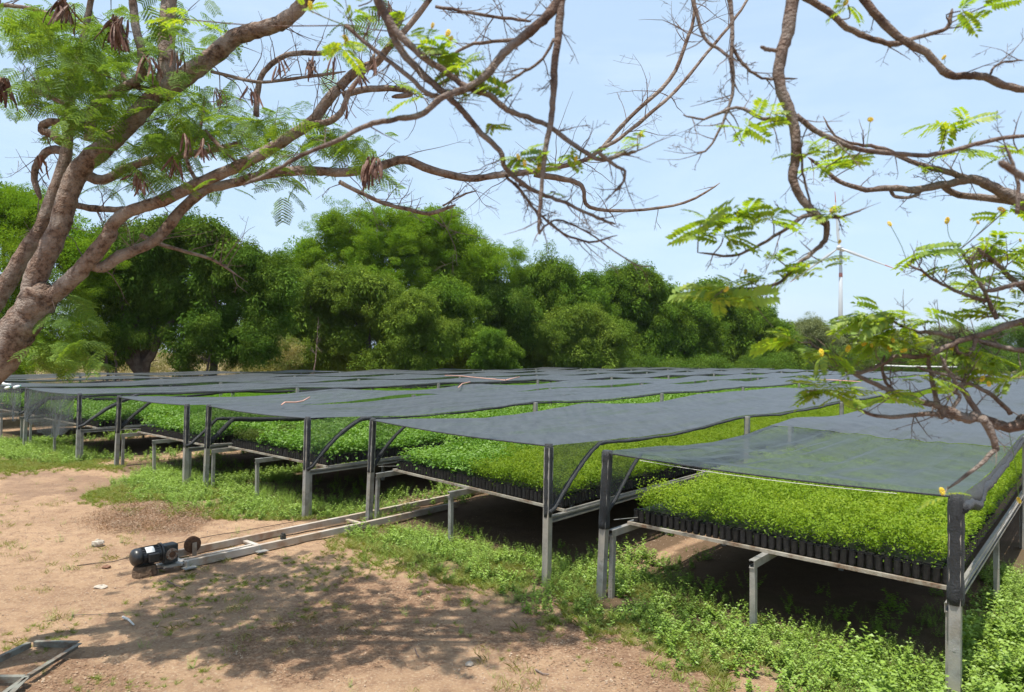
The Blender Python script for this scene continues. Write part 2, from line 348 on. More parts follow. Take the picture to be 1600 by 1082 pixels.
# ------------------------------------------------------------------ ground
def axis(lo, hi, a, b, step):
    c = list(np.arange(a, b + 1e-6, step)); s = step
    x = b
    while x < hi: s *= 1.35; x += s; c.append(min(x, hi))
    s = step; x = a; pre = []
    while x > lo: s *= 1.35; x -= s; pre.append(max(x, lo))
    return np.array(pre[::-1] + c)
gx = axis(-800, 800, -15, 7, .09); gy = axis(-700, 1000, 4.2, 20, .09)
GX, GY = np.meshgrid(gx, gy)
def gz(x, y):
    f = (vnoise(x, y, 1.7, 1) - .5) * .05 + (vnoise(x, y, .5, 2) - .5) * .022 + (vnoise(x, y, .19, 3) - .5) * .020
    d = np.clip((np.hypot(x + 4, y - 12) - 16) / 6, 0, 1)
    return f * (1 - d) - .012
GZ = gz(GX, GY)
nx, ny = len(gx), len(gy)
me = bpy.data.meshes.new('ground')
V = np.stack([GX, GY, GZ], -1).reshape(-1, 3)
I = (np.arange(ny - 1)[:, None] * nx + np.arange(nx - 1)[None, :]).reshape(-1)
F = np.stack([I, I + 1, I + nx + 1, I + nx], 1)
me.from_pydata(V.tolist(), [], F.tolist())
mk = np.zeros((len(V), 4))
jx = V[:, 0] + (vnoise(V[:, 0], V[:, 1], .6, 5) - .5) * .7; jy = V[:, 1] + (vnoise(V[:, 0], V[:, 1], .6, 6) - .5) * .7
for i, z in enumerate(('lush', 'litter', 'damp')):
    for P in ZH[z]: mk[:, i] = np.maximum(mk[:, i], inpoly(P, jx, jy))
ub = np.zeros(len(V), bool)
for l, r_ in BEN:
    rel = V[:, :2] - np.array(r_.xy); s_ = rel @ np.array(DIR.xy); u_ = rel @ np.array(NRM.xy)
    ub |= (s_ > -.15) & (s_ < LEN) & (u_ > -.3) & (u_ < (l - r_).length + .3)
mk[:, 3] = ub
fa = np.hypot(V[:, 0], V[:, 1]) > 70; mk[fa, 0] = 1
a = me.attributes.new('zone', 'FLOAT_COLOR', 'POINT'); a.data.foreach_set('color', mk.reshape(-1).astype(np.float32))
me.polygons.foreach_set('use_smooth', [True] * len(me.polygons))
gm = bpy.data.materials.new('dry_sandy_soil'); gm.use_nodes = True; t = gm.node_tree; b = t.nodes['Principled BSDF']; nn = t.nodes.new; lk = t.links.new
b.inputs['Roughness'].default_value = .95; b.inputs['Specular IOR Level'].default_value = .15
g = nn('ShaderNodeNewGeometry'); at = nn('ShaderNodeAttribute'); at.attribute_name = 'zone'; sp = nn('ShaderNodeSeparateColor'); lk(at.outputs['Color'], sp.inputs[0])
def noise(sc, det=6, ro=.6):
    n = nn('ShaderNodeTexNoise'); n.inputs['Scale'].default_value = sc; n.inputs['Detail'].default_value = det; n.inputs['Roughness'].default_value = ro; lk(g.outputs['Position'], n.inputs[0]); return n.outputs[0]
def mrange(x, lo, hi, a=0., b_=1.):
    n = nn('ShaderNodeMapRange'); lk(x, n.inputs[0]); n.inputs[1].default_value = lo; n.inputs[2].default_value = hi; n.inputs[3].default_value = a; n.inputs[4].default_value = b_; return n.outputs[0]
def mixc(f, c1, c2):
    n = nn('ShaderNodeMixRGB')
    if isinstance(f, float): n.inputs[0].default_value = f
    else: lk(f, n.inputs[0])
    for i, c in ((1, c1), (2, c2)):
        if isinstance(c, tuple): n.inputs[i].default_value = (*c, 1)
        else: lk(c, n.inputs[i])
    return n.outputs[0]
def mul(x, y):
    n = nn('ShaderNodeMath'); n.operation = 'MULTIPLY'; lk(x, n.inputs[0])
    if isinstance(y, float): n.inputs[1].default_value = y
    else: lk(y, n.inputs[1])
    return n.outputs[0]
c = mixc(mrange(noise(.9), .38, .66), (.43, .282, .172), (.335, .212, .128))
c = mixc(mrange(noise(6, 8, .7), .45, .70), c, (.235, .14, .09))
c = mixc(mrange(noise(45, 5, .7), .52, .70), c, (.56, .43, .29))
c = mixc(mrange(noise(90, 3, .7), .58, .72), c, (.16, .105, .07))
c = mixc(mul(sp.outputs[1], mrange(noise(28, 6, .7), .38, .58, 0, .85)), c, (.20, .115, .07))
c = mixc(mul(sp.outputs[2], mrange(noise(1.6), .30, .55, 0, .7)), c, (.22, .14, .095))
c = mixc(mul(sp.outputs[0], mrange(noise(5, 6, .7), .3, .6, .15, .75)), c, (.15, .145, .055))
c = mixc(mul(at.outputs['Alpha'], .8), c, (.105, .07, .042))  # moist soil under and beside the benches, darkened further to paint in their shade
lk(c, b.inputs['Base Color'])
bp = nn('ShaderNodeBump'); bp.inputs['Strength'].default_value = 1.0; bp.inputs['Distance'].default_value = .02
ad = nn('ShaderNodeMath'); ad.operation = 'ADD'; lk(noise(38, 8, .75), ad.inputs[0]); lk(noise(130, 3, .6), ad.inputs[1]); lk(ad.outputs[0], bp.inputs['Height']); lk(bp.outputs[0], b.inputs['Normal'])
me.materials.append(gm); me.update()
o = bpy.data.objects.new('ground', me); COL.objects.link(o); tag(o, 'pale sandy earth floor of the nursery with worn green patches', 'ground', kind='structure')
hz = MB(); hz.box((0, 150, 38), (810, 0, 0), (0, 860, 0), (0, 0, 40)); ho = hz.build('haze', None); tag(ho, 'pale daylight haze in the air over the whole place', 'haze', kind='stuff')
hm = bpy.data.materials.new('haze_air'); hm.use_nodes = True; hm.node_tree.nodes.clear(); pv = hm.node_tree.nodes.new('ShaderNodeVolumePrincipled'); ov = hm.node_tree.nodes.new('ShaderNodeOutputMaterial')
pv.inputs['Color'].default_value = (.86, .92, 1, 1); pv.inputs['Density'].default_value = HAZE; pv.inputs['Anisotropy'].default_value = .2; hm.node_tree.links.new(pv.outputs[0], ov.inputs['Volume']); ho.data.materials.append(hm)
def ground_z(p): return float(gz(np.array([p[0]]), np.array([p[1]]))[0])

# ------------------------------------------------------------------ source meshes
def blades(n=22, h=.12, m=None, spread=.06, lean=.5):
    base = np.concatenate([rng.normal(size=(n, 2)) * spread * .5, np.zeros((n, 1))], 1)
    d = rdir(n, 1.2, lean); ln = rng.uniform(.5, 1.2, n) * h
    sv = np.cross(d, rdir(n)); sv /= np.linalg.norm(sv, axis=1, keepdims=True); wd = .0035 + .03 * ln
    tip = base + d * ln[:, None]; tip[:, :2] += d[:, :2] * ln[:, None] * .8
    mid = base + d * ln[:, None] * .55
    V = np.stack([base - sv * wd[:, None] * .5, base + sv * wd[:, None] * .5, mid + sv * wd[:, None] * .4, tip, mid - sv * wd[:, None] * .4], 1)
    return V, rng.uniform(0, 1, n)
source('grass', [leafmesh('grass_tuft', *(lambda q: (q[0], 5, M['grassm'], q[1]))(blades(30, .10))) for _ in range(4)])
source('dry', [leafmesh('dry_tuft', *(lambda q: (q[0], 5, M['dryweed'], q[1]))(blades(18, .06))) for _ in range(3)])
def weed_mesh(h=.22, nst=4, nl=9, ls=.05, wr=.62, m=None):
    Bs, Ds, Ls, Ws, Rn = [], [], [], [], []
    for s in range(nst):
        dx, dy = rng.normal(size=2) * .45; hh = h * rng.uniform(.5, 1.1); off = rng.normal(size=2) * .04
        for i in range(nl):
            f = (i + 1) / nl; z = hh * f; p = np.array([off[0] + dx * z * .8, off[1] + dy * z * .8, z])
            for sgn in (0, math.pi):
                th = i * 1.6 + s + sgn + rng.uniform(-.4, .4)
                Bs.append(p); Ds.append([math.cos(th), math.sin(th), rng.uniform(-.1, .5)]); l = ls * (1.15 - .5 * f) * rng.uniform(.7, 1.2); Ls.append(l); Ws.append(l * wr); Rn.append(f * .6 + rng.uniform(0, .4))
    n = len(Bs); up = rdir(n, 2.0)
    V = leaves(np.array(Bs), np.array(Ds), up, np.array(Ls), np.array(Ws)); return leafmesh('weed', V, 4, m or M['weed'], np.concatenate([Rn, Rn]))
source('weed', [weed_mesh() for _ in range(5)])
source('bigweed', [weed_mesh(.42, 5, 10, .085, .66) for _ in range(3)])
source('feath', [weed_mesh(.20, 7, 14, .022, .4) for _ in range(4)])
# seedling patches, 0.49 m square, 7 x 7 plants
PT = .07
def patch(kind, lod=0):
    V_, R_ = [], []
    for i in range(7):
        for j in range(7):
            if rng.random() < .04: continue
            cx = (i - 3) * PT + rng.uniform(-.012, .012); cy = (j - 3) * PT + rng.uniform(-.012, .012)
            if kind == 'fine': H, n, l, wr = rng.uniform(.12, .32), (44, 16)[lod], (.034, .046)[lod], .52
            elif kind == 'broad': H, n, l, wr = rng.uniform(.12, .33), (16, 7)[lod], (.060, .085)[lod], .62
            else: H, n, l, wr = rng.uniform(.13, .32), (24, 10)[lod], (.040, .06)[lod], .4
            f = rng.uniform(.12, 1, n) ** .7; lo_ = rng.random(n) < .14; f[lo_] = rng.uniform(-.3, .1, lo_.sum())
            th = rng.uniform(0, 6.283, n); rr = rng.uniform(.0, .045, n) + np.where(lo_, .022, 0) + (.02 if kind == 'broad' else 0)
            base = np.stack([cx + np.cos(th) * rr * .8, cy + np.sin(th) * rr * .8, .005 + H * f], 1)
            d = np.stack([np.cos(th + rng.normal(size=n) * .7), np.sin(th + rng.normal(size=n) * .7), rng.uniform(-.45, .5, n)], 1)
            ll = l * rng.uniform(.6, 1.3, n)
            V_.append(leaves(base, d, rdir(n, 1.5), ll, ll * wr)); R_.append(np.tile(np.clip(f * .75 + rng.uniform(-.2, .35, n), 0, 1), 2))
    return np.concatenate(V_), np.concatenate(R_)
for key, kd, lod, mm in (('fineA', 'fine', 0, 'fineleaf'), ('fineB', 'fine', 1, 'fineleaf'), ('broadA', 'broad', 0, 'broadleaf'), ('broadB', 'broad', 1, 'broadleaf'), ('midA', 'mid', 0, 'midleaf'), ('midB', 'mid', 1, 'midleaf')):
    source(key, [leafmesh(key, *(lambda q: (q[0], 4, M[mm], q[1]))(patch(kd, lod))) for _ in range(4)])
# a planting tube
TH = .125; TR = .0315
def tube_prof(mb, x, y, z0, n=12, th=TH):
    mb.lathe((x, y, z0), (0, 0, 1), [(0, TR * .90), (.01, TR * .97), (th - .012, TR), (th - .008, TR * 1.05), (th, TR * 1.05), (th - .001, TR * .93), (th - .016, TR * .90)], n)
mb = MB(); tube_prof(mb, 0, 0, 0); TUBE = mb.mesh('seedling_tube', M['tube'], smooth=False)
mb = MB()
for i in range(7):
    for j in range(7): tube_prof(mb, (i - 3) * PT, (j - 3) * PT, 0, 7)
source('tubes', [mb.mesh('tube_patch', M['tube'])])

# ------------------------------------------------------------------ benches with posts, nets, seedlings
ORD = ['nearest bench at right', 'second bench from the right', 'third bench from the right', 'fourth bench from the right', 'fifth bench behind the left dirt patch', 'sixth bench at the left edge', 'seventh bench far left', 'farthest bench by the trees']
def side_drop(k, side, s, seed):
    """how far the side cloth hangs below the roof edge"""
    tight = side == 1 and k in (1, 2, 4) or side == 0 and k in (0, 1, 3)
    n = (.012 if tight else .035) * float(vnoise(s, seed, 1.3, 11)) + (.012 if tight else .07) * float(vnoise(s, seed, 3.1, 13)) + .02 * float(vnoise(s, seed, .4, 12))
    if k == 0 and side == 1:
        return .03 + .07 * math.exp(-((s - .9) / .4) ** 2) + n * .7
    lim = 1.15 if side == 1 else .85
    if k >= 4 and side == 1: lim = 1.5
    b_ = .012 + n + (.0 if tight else .22)
    return max(b_, .74 * (1 - s / lim) ** (1.35 + .25 * side) * (1 + .14 * (float(vnoise(s, seed, .28, 15)) - .5)) if s < lim else 0)
def build_bench(k):
    Lp, Rp = BEN[k]; W_ = (Lp - Rp).length; ac = (Lp - Rp).normalized()
    root = empty('seedling_bench', Rp, ['long steel nursery bench nearest the camera at right, full of fine yellow-green seedlings',
        'steel nursery bench second from right, broad leaved seedlings at its front corner', 'steel nursery bench in the middle left, behind the rail track on the ground',
        'narrow steel bench left of centre whose two dark posts rise over weeds', 'steel bench at left with a torn net hanging across its front', 'steel bench cut by the left picture edge',
        'steel bench row seen only as a roof strip behind the leftmost benches', 'last steel bench row in front of the trees'][k], 'bench', 'long seedling benches in rows')
    P = lambda u, s, z=0: Rp + ac * (u * W_) + DIR * s + Vector((0, 0, z))
    def PN(u, s, z=0):      # points of the cloth: its edges pull inward between the posts
        e = abs(math.sin(math.pi * s / 5.5)); a_ = min(1, max(0, s) / 4) * .022 + .012 * e * (.4 + float(vnoise(s, k + round(u) * 5, 2.0, 77)))
        return P(.5 + (u - .5) * (1 - 2 * a_), s, z)
    near = k < 5
    # longitudinal rails on legs
    for u in (0.012, .5, .988):
        if k > 5: break
        b_ = MB(); ln = LEN if u != .5 else LEN
        b_.channel(P(u, 0.0, ZB - .035), P(u, ln, ZB - .035), .055, .07, .005, -1 if u > .4 else 1); b_.build('side_rail' if u != .5 else 'middle_rail', M['steel'], root)
        s = 0.02; i = 0
        while s < (30 if u > .1 and u < .9 else 44):
            if k < 5 or s < 3:
                b_ = MB(); q = P(u, s + .03); q2 = q + Vector((random.uniform(-.012, .012), random.uniform(-.012, .012), 0))
                b_.bar(q2 + Vector((0, 0, -.08)), q + Vector((0, 0, ZB - .072)), .05, .05, NRM); b_.build('leg', M['steel'], root)
            s += 2.7 if u in (.5,) else 2.75; i += 1
    # cross rail under the first tubes and further cross bars
    S0 = .36
    if k < 6:
        b_ = MB(); b_.bar(P(.012, S0 - .012, ZB + .016), P(.988, S0 - .012, ZB + .016), .028, .03); b_.build('front_rail', M['rust'], root)
        b_ = MB(); b_.bar(P(.012, S0, ZB + .014), P(.012, LEN, ZB + .014), .03, .026); b_.build('tray_edge', M['steel'], root)
        b_ = MB(); b_.bar(P(.988, S0, ZB + .014), P(.988, LEN, ZB + .014), .03, .026); b_.build('tray_edge', M['steel'], root)
        for i in range(14):
            s = 1.3 + i * 1.1
            b_ = MB(); b_.bar(P(.06, s, ZB + .010), P(.94, s, ZB + .010), .03, .018); b_.build('cross_bar', M['steel'], root)
        if k < 4:   # thin wire from post to tray
            b_ = MB(); b_.tube([P(.985, .05, ZB + .10), P(.95, S0, ZB + .09)], .004, 5); b_.build('tie_wire', M['steel'], root)
    # tall posts
    tops = {}
    for u, sg in ((-.004, 1), (1.004, -1)):
        s = 0.0; i = 0
        while s < LEN:
            lean = Vector((0, 0, 0))
            if i == 0: lean = ac * (-.03 if u > .5 else .0) + DIR * (.01)
            q = P(u, s - .045 if i == 0 else s)
            b_ = MB(); b_.bar(q - lean + Vector((0, 0, -.1)), q + lean + Vector((0, 0, ZN - .01)), .075, .075, NRM)
            if i == 0: b_.box(q + Vector((0, 0, .40)) - DIR * .041, NRM * .010, DIR * .003, Vector((0, 0, .010)))
            if near or i > 0: b_.build('net_post', M['steel'], root)
            if i == 0: tops[u < .5] = (q, lean)
            s += 5.5; i += 1
    # ---------------- shade net
    nr = empty('shade_net', P(.5, 0, ZN), ['black shade net over the nearest bench, greenish where its single layer shows the seedlings', 'grey-blue shade net over the second bench from the right',
        'shade net over the third bench from right with a coral cord near its far side', 'pale lit shade net over the fourth bench from the right', 'shade net over the fifth bench, its front cloth hanging down in a torn curtain',
        'shade net at the left picture edge with a dark curtain in front', 'thin strip of shade net two rows before the trees', 'farthest strip of shade net just below the trees'][k], 'shade net', 'black shade nets over the benches')
    def roofz(u, s):
        e = abs(math.sin(math.pi * s / 5.5)) * (.35 + 1.1 * float(vnoise(math.floor(s / 5.5) * 3.1 + k * 7.3, round(u), .9, 71))); c_ = math.sin(math.pi * min(max(u, 0), 1))
        z = ZN + .012 - .085 * e ** 1.3 * (1 - .35 * c_) - .05 * c_ * (1 if s > .6 else s / .6) - (.03 * c_ if s < .01 else 0)
        z += (float(vnoise(s + 50, u * W_ + k * 9, 2.2, 21)) - .5) * .07 * min(1, s) * (c_ + .25)
        z += (float(vnoise(s * .35, u * W_ * 2.2 + k * 5, .45, 22)) - .5) * .03 * min(1, s) * (.3 + c_)
        z += (float(vnoise(s * .22 + k, u * W_ * 6 + math.sin(s * .5 + k) * .8, .5, 23)) - .5) * .034 * min(1, s) * (.35 + c_)
        z += (float(vnoise(s * 1.5 + u * 3, u * W_ * .8 + k * 3, .6, 24)) - .5) * .018 * min(1, s)
        return z
    ss = list(np.concatenate([np.linspace(0, 8, 41), np.linspace(8.3, LEN, 110)])); us = np.linspace(-.012, 1.012, 33)
    def sheet(s_list, name, m, dz=0, u0=0):
        b_ = MB(); n = len(us)
        b_.add([PN(u, s - (.06 if s < .01 else 0), roofz(u, s) + dz) for s in s_list for u in us], [(i * n + j, i * n + j + 1, (i + 1) * n + j + 1, (i + 1) * n + j) for i in range(len(s_list) - 1) for j in range(n - 1)])
        return b_.build(name, m, nr, smooth=True)
    if k == 0:
        sheet([s for s in ss if s <= 4.42], 'roof_cloth', M['net_thin']); sheet([s for s in ss if s >= 4.39], 'overlapping_roof_cloth', M['net'], .006)
    else: sheet(ss, 'roof_cloth', M['net'])
    for u, side in ((-.012, 1), (1.012, 0)):
        b_ = MB(); vs = []; hem = []; rr = []
        sl = [s for s in ss if s > .001]; sl = [-.06] + list(np.linspace(.03, 1.6, 26)) + [s for s in sl if s > 1.65]
        sgn = -1 if side == 1 else 1
        for s in sl:
            sc_ = max(s, 0.0); d_ = side_drop(k, side, sc_, k * 3.3 + side); zt = roofz(u, sc_)
            bulge = .045 * math.sin(min(1, d_ / .2) * math.pi / 2) if (k == 0 and side == 1) else .015
            for q in range(5):
                f = q / 4; off = sgn * (bulge * math.sin(f * math.pi * .8) + .012 * (float(vnoise(s * 1.0, f * 3 + k, .35, 31)) - .5) * 2)
                vs.append(PN(u, s, zt - d_ * f) + ac * (-1 if side == 1 else 1) * abs(off))
            hem.append(vs[-1]); rr.append((.009 if (side == 1 and k in (1, 2, 4) or side == 0 and k in (0, 1, 3)) and s > 1.2 else .017 if k < 2 else .028) + .020 * float(vnoise(s, k + side * 7.7, .9, 33)) + (.012 if k == 0 and side == 1 else 0))
        b_.add(vs, [(i * 5 + j, i * 5 + j + 1, (i + 1) * 5 + j + 1, (i + 1) * 5 + j) for i in range(len(sl) - 1) for j in range(4)])
        b_.build('side_cloth', M['net_side'], nr, smooth=True)
        b_ = MB(); b_.tube(hem, rr, 7, bark=.18); b_.build('rolled_hem', M['net_wrap'], nr, smooth=True)
    # front edge cord
    b_ = MB(); b_.tube([P(u, -.063, roofz(u, 0) - .004) for u in np.linspace(-.01, 1.01, 20)], .008, 5); b_.build('front_hem', M['net_wrap'], nr)
    if k == 0:
        b_ = MB(); b_.tube([P(u, -.075, roofz(u, 0) - .016 - .012 * math.sin(math.pi * u)) for u in np.linspace(.12, .86, 14)], .0022, 5); b_.build('white_cord', M['rope'], nr)
    if near:
        for left, (q, lean) in tops.items():
            b_ = MB(); pts = []; rd = []
            for i in range(16):
                f = i / 15; z = (ZB + .02) + (ZN - ZB + .01) * f
                pts.append(q + lean * (2 * z / ZN - 1) + Vector((0, 0, z))); rd.append((.048 if k else .055) + .003 * random.uniform(-1, 1) - (.006 if i == 15 else 0))
            b_.tube(pts, rd, 9, bark=.06); b_.build('post_wrap', M['net_wrap'], nr, smooth=True)
            if k == 0 and left is True:
                pass
    if k == 4:      # front curtain, sagging and torn
        for (u0, u1, zl, deep) in ((.02, .93, .74, .34), (1.04, 1.55, .72, .1)):
            b_ = MB(); n = 22; m_ = 9; vs = []
            for i in range(n):
                f = i / (n - 1); u = u0 + (u1 - u0) * f
                zb = zl - deep * math.sin(math.pi * min(1, f * 1.0)) * (.4 + .6 * (f < .75)) + .04 * random.uniform(-1, 1)
                for j in range(m_):
                    g_ = j / (m_ - 1); z = ZN - .01 + (zb - ZN) * g_
                    vs.append(P(u, -.10 - .09 * g_ * math.sin(f * 9) - .03 * random.random(), z))
            b_.add(vs, [(i * m_ + j, i * m_ + j + 1, (i + 1) * m_ + j + 1, (i + 1) * m_ + j) for i in range(n - 1) for j in range(m_ - 1)])
            b_.build('hanging_front_cloth', M['net_side'], nr, smooth=True)
    # ---------------- seedlings and their tubes
    nu = int((W_ * .955) / PT); u0 = .5 - nu * PT / W_ / 2
    ul = [u0 + (i + .5) * PT / W_ for i in range(nu)]
    rows = int((LEN - S0) / PT)
    base = ZB + .031
    cells = set()
    def tubes(cells_, label, cnt):
        for (i, j) in cells_:
            if (i, j) in cells: continue
            cells.add((i, j)); p = P(ul[i], S0 + .04 + j * PT, base)
            o_ = link_mesh('seedling_tube', TUBE, None, p, (random.gauss(0, .035), random.gauss(0, .035), random.uniform(0, 6)), (random.uniform(.95, 1.03), 1, random.uniform(.90, 1.05)))
            tag(o_, label, 'planting tube', cnt)
    if k == 0:
        tubes([(i, 0) for i in range(nu)], 'black plastic planting tube in the front row of the nearest bench', 'tubes along the front of the nearest bench')
        tubes([(0, j) for j in range(1, 40)], 'black plastic planting tube along the right edge of the nearest bench', 'tubes along the right edge of the nearest bench')
    elif k == 1:
        tubes([(i, 0) for i in range(nu)], 'black plastic planting tube in the front row of the second bench from right', 'tubes along the front of the second bench')
        tubes([(0, j) for j in range(1, 48)], 'black plastic planting tube along the right edge of the second bench', 'tubes along the right edge of the second bench')
    elif k == 2:
        tubes([(i, 0) for i in range(nu)], 'black plastic planting tube in the front row of the third bench from right', 'tubes along the front of the third bench')
        tubes([(0, j) for j in range(1, 30)], 'black plastic planting tube along the right edge of the third bench', 'tubes along the right edge of the third bench')
    ang = math.atan2(DIR.y, DIR.x) 
    # remaining tubes: rows of real tubes, as one mass
    if k < 6:
        rest = MB(); js_ = int(12 / PT)
        for j in range(rows if k < 5 else 60):
            for i in ([0, 1] if j > 1 else range(nu)):
                if (i, j) in cells: continue
                if j > 420: break
                p = P(ul[i], S0 + .04 + j * PT); rest.lathe((p.x, p.y, base), (0, 0, 1), [(0, TR * .92), (TH - .01, TR), (TH, TR * 1.04)], 6)
        # the soil filled block inside the outer rows
        a_ = P(ul[2] - .5 * PT / W_, S0 + .09, base + TH * .5); e_ = P(ul[-1] + .35 * PT / W_, LEN, base + TH * .5)
        c_ = (a_ + e_) / 2; du = (ul[-1] - ul[2]) * W_ + .85 * PT
        rest.box(c_, ac * du / 2, DIR * (LEN - S0 - .09) / 2, Vector((0, 0, TH * .5 - .012)))
        ro = rest.build('packed_seedling_tubes', M['tube'], None, origin=Rp)
        tag(ro, 'mass of black planting tubes packed on the ' + ORD[k], 'planting tubes', kind='stuff')
    q = {}
    pu = int(math.ceil(W_ * .955 / .49)); 
    for i in range(pu):
        wu = W_ * .955 / pu
        for j in range(int((LEN - S0) / .49)):
            u = u0 + (i + .5) * (nu * PT / pu) / W_; s = S0 + .02 + (j + .5) * .49
            lod = 'A' if s + (5, 8, 11, 14, 17, 20, 23, 26)[k] < 21 else 'B'
            ue = u + random.uniform(-.07, .07); se = s + random.uniform(-.3, .3)
            kd = 'fine'
            if k == 1 and (1 - ue) < .48 - max(0, (se - 3)) * .0 and se < 40: kd = 'broad' if (1 - ue) + se * .10 < .62 or se > 7 else 'fine'
            if k == 2: kd = 'dark' if ((1 - ue) < .36 and se < 1.1) else 'broad'
            if k == 3: kd = 'broad' if se < 6 else 'mid'
            if k >= 4: kd = 'mid' if se > 2.2 else 'broad'
            q.setdefault(kd + lod, []).append((*P(u, s, base + TH - .02), ang + random.choice((0, 1, 2, 3)) * math.pi / 2, nu * PT / pu / .49, random.uniform(.72, 1.22)))
    for kk, lst in q.items():
        A = np.array(lst); n = len(A)
        sc_ = np.stack([A[:, 4], A[:, 4], A[:, 5]], 1) ; rot = np.stack([np.zeros(n), np.zeros(n), A[:, 3]], 1)
        src = kk.replace('dark', 'fine'); mm = M['darkfine'] if kk.startswith('dark') else None
        word = {'fine': 'fine feathery yellow-green', 'broa': 'broad leaved fresh green', 'dark': 'short olive green', 'midA': 'narrow leaved deep green', 'midB': 'narrow leaved deep green'}[kk[:4]]
        # whole 90-degree turns of a non-square patch would leave gaps: stretch evenly
        scatter('seedlings', A[:, :3], src, sc_, rot, mm, None, word + (' seedlings at the front of the ' if kk.endswith('A') else ' seedlings further along the ') + ORD[k], 'seedlings')
for k in range(8): build_bench(k)

# ------------------------------------------------------------------ ground cover
def zone_points(z, n, jit=.18, nz=None):
    P_ = []
    tot = 0
    for Q in ZH[z]:
        lo = Q.min(0); hi = Q.max(0); lo = np.maximum(lo, [-16, 4.6]); hi = np.minimum(hi, [6, 19])
        ar = max(0, (hi - lo).prod()); c_ = int(n * ar)
        p = rng.uniform(0, 1, (c_, 2)) * (hi - lo) + lo
        j = rng.normal(size=p.shape) * jit
        ok = inpoly(Q, p[:, 0] + j[:, 0], p[:, 1] + j[:, 1])
        if nz: ok &= vnoise(p[:, 0], p[:, 1], nz[0], nz[2]) > nz[1]
        P_.append(p[ok])
    p = np.concatenate(P_); return p
def under_bench(p, margin=.15):
    m_ = np.zeros(len(p), bool)
    for l, r_ in BEN:
        rel = p - np.array(r_.xy); s_ = rel @ np.array(DIR.xy); u_ = rel @ np.array(NRM.xy)
        m_ |= (s_ > margin + .25) & (u_ > margin) & (u_ < (l - r_).length - margin)
    return m_
def lay(name, p, key, lo, hi, label, cat, m=None):
    z = gz(p[:, 0], p[:, 1]); sc_ = rng.uniform(lo, hi, len(p))
    return scatter(name, np.column_stack([p, z]), key, sc_, None, m, None, label, cat)
p = zone_points('lush', 120, .22, (.45, .33, 60)); ubm = under_bench(p); keep = ~ubm | (rng.uniform(size=len(p)) < .10); p = p[keep]
lay('ground_weeds', p, 'weed', .22, .95, 'low bright green weeds growing along the bench fronts', 'weeds')
q_ = []
for i in range(5):
    l_ = BEN[i][0]; r2 = BEN[i + 1][1] if i < 5 else None; gp = (r2 - l_)
    for _ in range(520):
        a_ = l_ + gp * random.uniform(-.25, 1.25) + DIR * random.uniform(.1, 12); q_.append(a_[:2])
q_ = np.array(q_); q_ = q_[vnoise(q_[:, 0], q_[:, 1], .8, 62) > .36]
lay('aisle_weeds', q_, 'weed', .3, 1.1, 'green weeds growing in the narrow aisles between the benches', 'weeds')
p = zone_points('lush', 80, .3, (.6, .35, 61)); ubm = under_bench(p, .5); p = p[~ubm | (rng.uniform(size=len(p)) < .06)]
lay('feathery_weeds', p, 'feath', .5, 1.1, 'small leaved weeds mixed through the grass by the benches', 'weeds')
Q = poly([(1290, 1010), (1380, 1000), (1470, 1030), (1620, 960), (1700, 880), (1900, 1000), (1900, 1300), (1500, 1250), (1340, 1120)])
p = rng.uniform(0, 1, (4000, 2)) * (Q.max(0) - Q.min(0)) + Q.min(0); p = p[inpoly(Q, p[:, 0], p[:, 1])]; p = p[~under_bench(p, .1)][:190]
lay('tall_weeds', p, 'bigweed', .4, .9, 'tall soft leaved weeds around the foot of the nearest bench post', 'weeds')
p = zone_points('grass', 520, .25, (.35, .36, 40)); p = p[~under_bench(p, .3)]
lay('grass', p, 'grass', .35, .95, 'short green grass edging the bare earth', 'grass')
p = zone_points('sparse', 130, .25, (.4, .5, 41))
lay('thin_grass', p, 'grass', .15, .5, 'thin grass tufts on the shaded earth', 'grass')
p = rng.uniform((-13, 4.8), (3, 15), (2600, 2)); p = p[(vnoise(p[:, 0], p[:, 1], .7, 50) > .62)]; p = p[~under_bench(p)]
lay('dry_tufts', p, 'dry', .5, 1.3, 'dry yellowish grass tufts dotted over the sand', 'grass')
p = rng.uniform((-13, 4.8), (3, 15), (260, 2)); p = p[~under_bench(p)]
lay('sprouts', p, 'feath', .25, .6, 'little green sprouts scattered over the open sand', 'weeds')
# litter and gravel
def flake_mesh(n, size, spread):
    th = rng.uniform(0, 6.28, n); d = np.stack([np.cos(th), np.sin(th), rng.uniform(-.2, .3, n)], 1)
    base = np.column_stack([rng.normal(size=(n, 2)) * spread, rng.uniform(.002, .02, n)])
    l = rng.uniform(.5, 1.4, n) * size
    return leaves(base, d, rdir(n, 2.5), l, l * .4, -.2), np.tile(rng.uniform(0, 1, n), 2)
M['flake'] = leafmat('dry_flake', (.20, .11, .07), (.46, .36, .27), (.33, .20, .12), .1, 4)
source('flake', [leafmesh('flake', *(lambda q: (q[0], 4, M['flake'], q[1]))(flake_mesh(14, .030, .07))) for _ in range(3)])
p = np.concatenate([zone_points('litter', 90, .2), rng.uniform((-13, 4.8), (3, 15), (500, 2))]); lay('leaf_litter', p, 'flake', .35, 1.0, 'brown dry leaves strewn over the earth', 'leaf litter')
Q = ZH['litter'][0]; p = rng.uniform(0, 1, (2600, 2)) * (Q.max(0) - Q.min(0)) + Q.min(0); jj = rng.normal(size=p.shape) * .25; p = p[inpoly(Q, p[:, 0] + jj[:, 0], p[:, 1] + jj[:, 1])]
cq = Q.mean(0); zz = gz(p[:, 0], p[:, 1]) + np.clip(.07 * (1 - np.hypot(p[:, 0] - cq[0], p[:, 1] - cq[1]) / 1.6), 0, 1) * rng.uniform(0, 1, len(p))
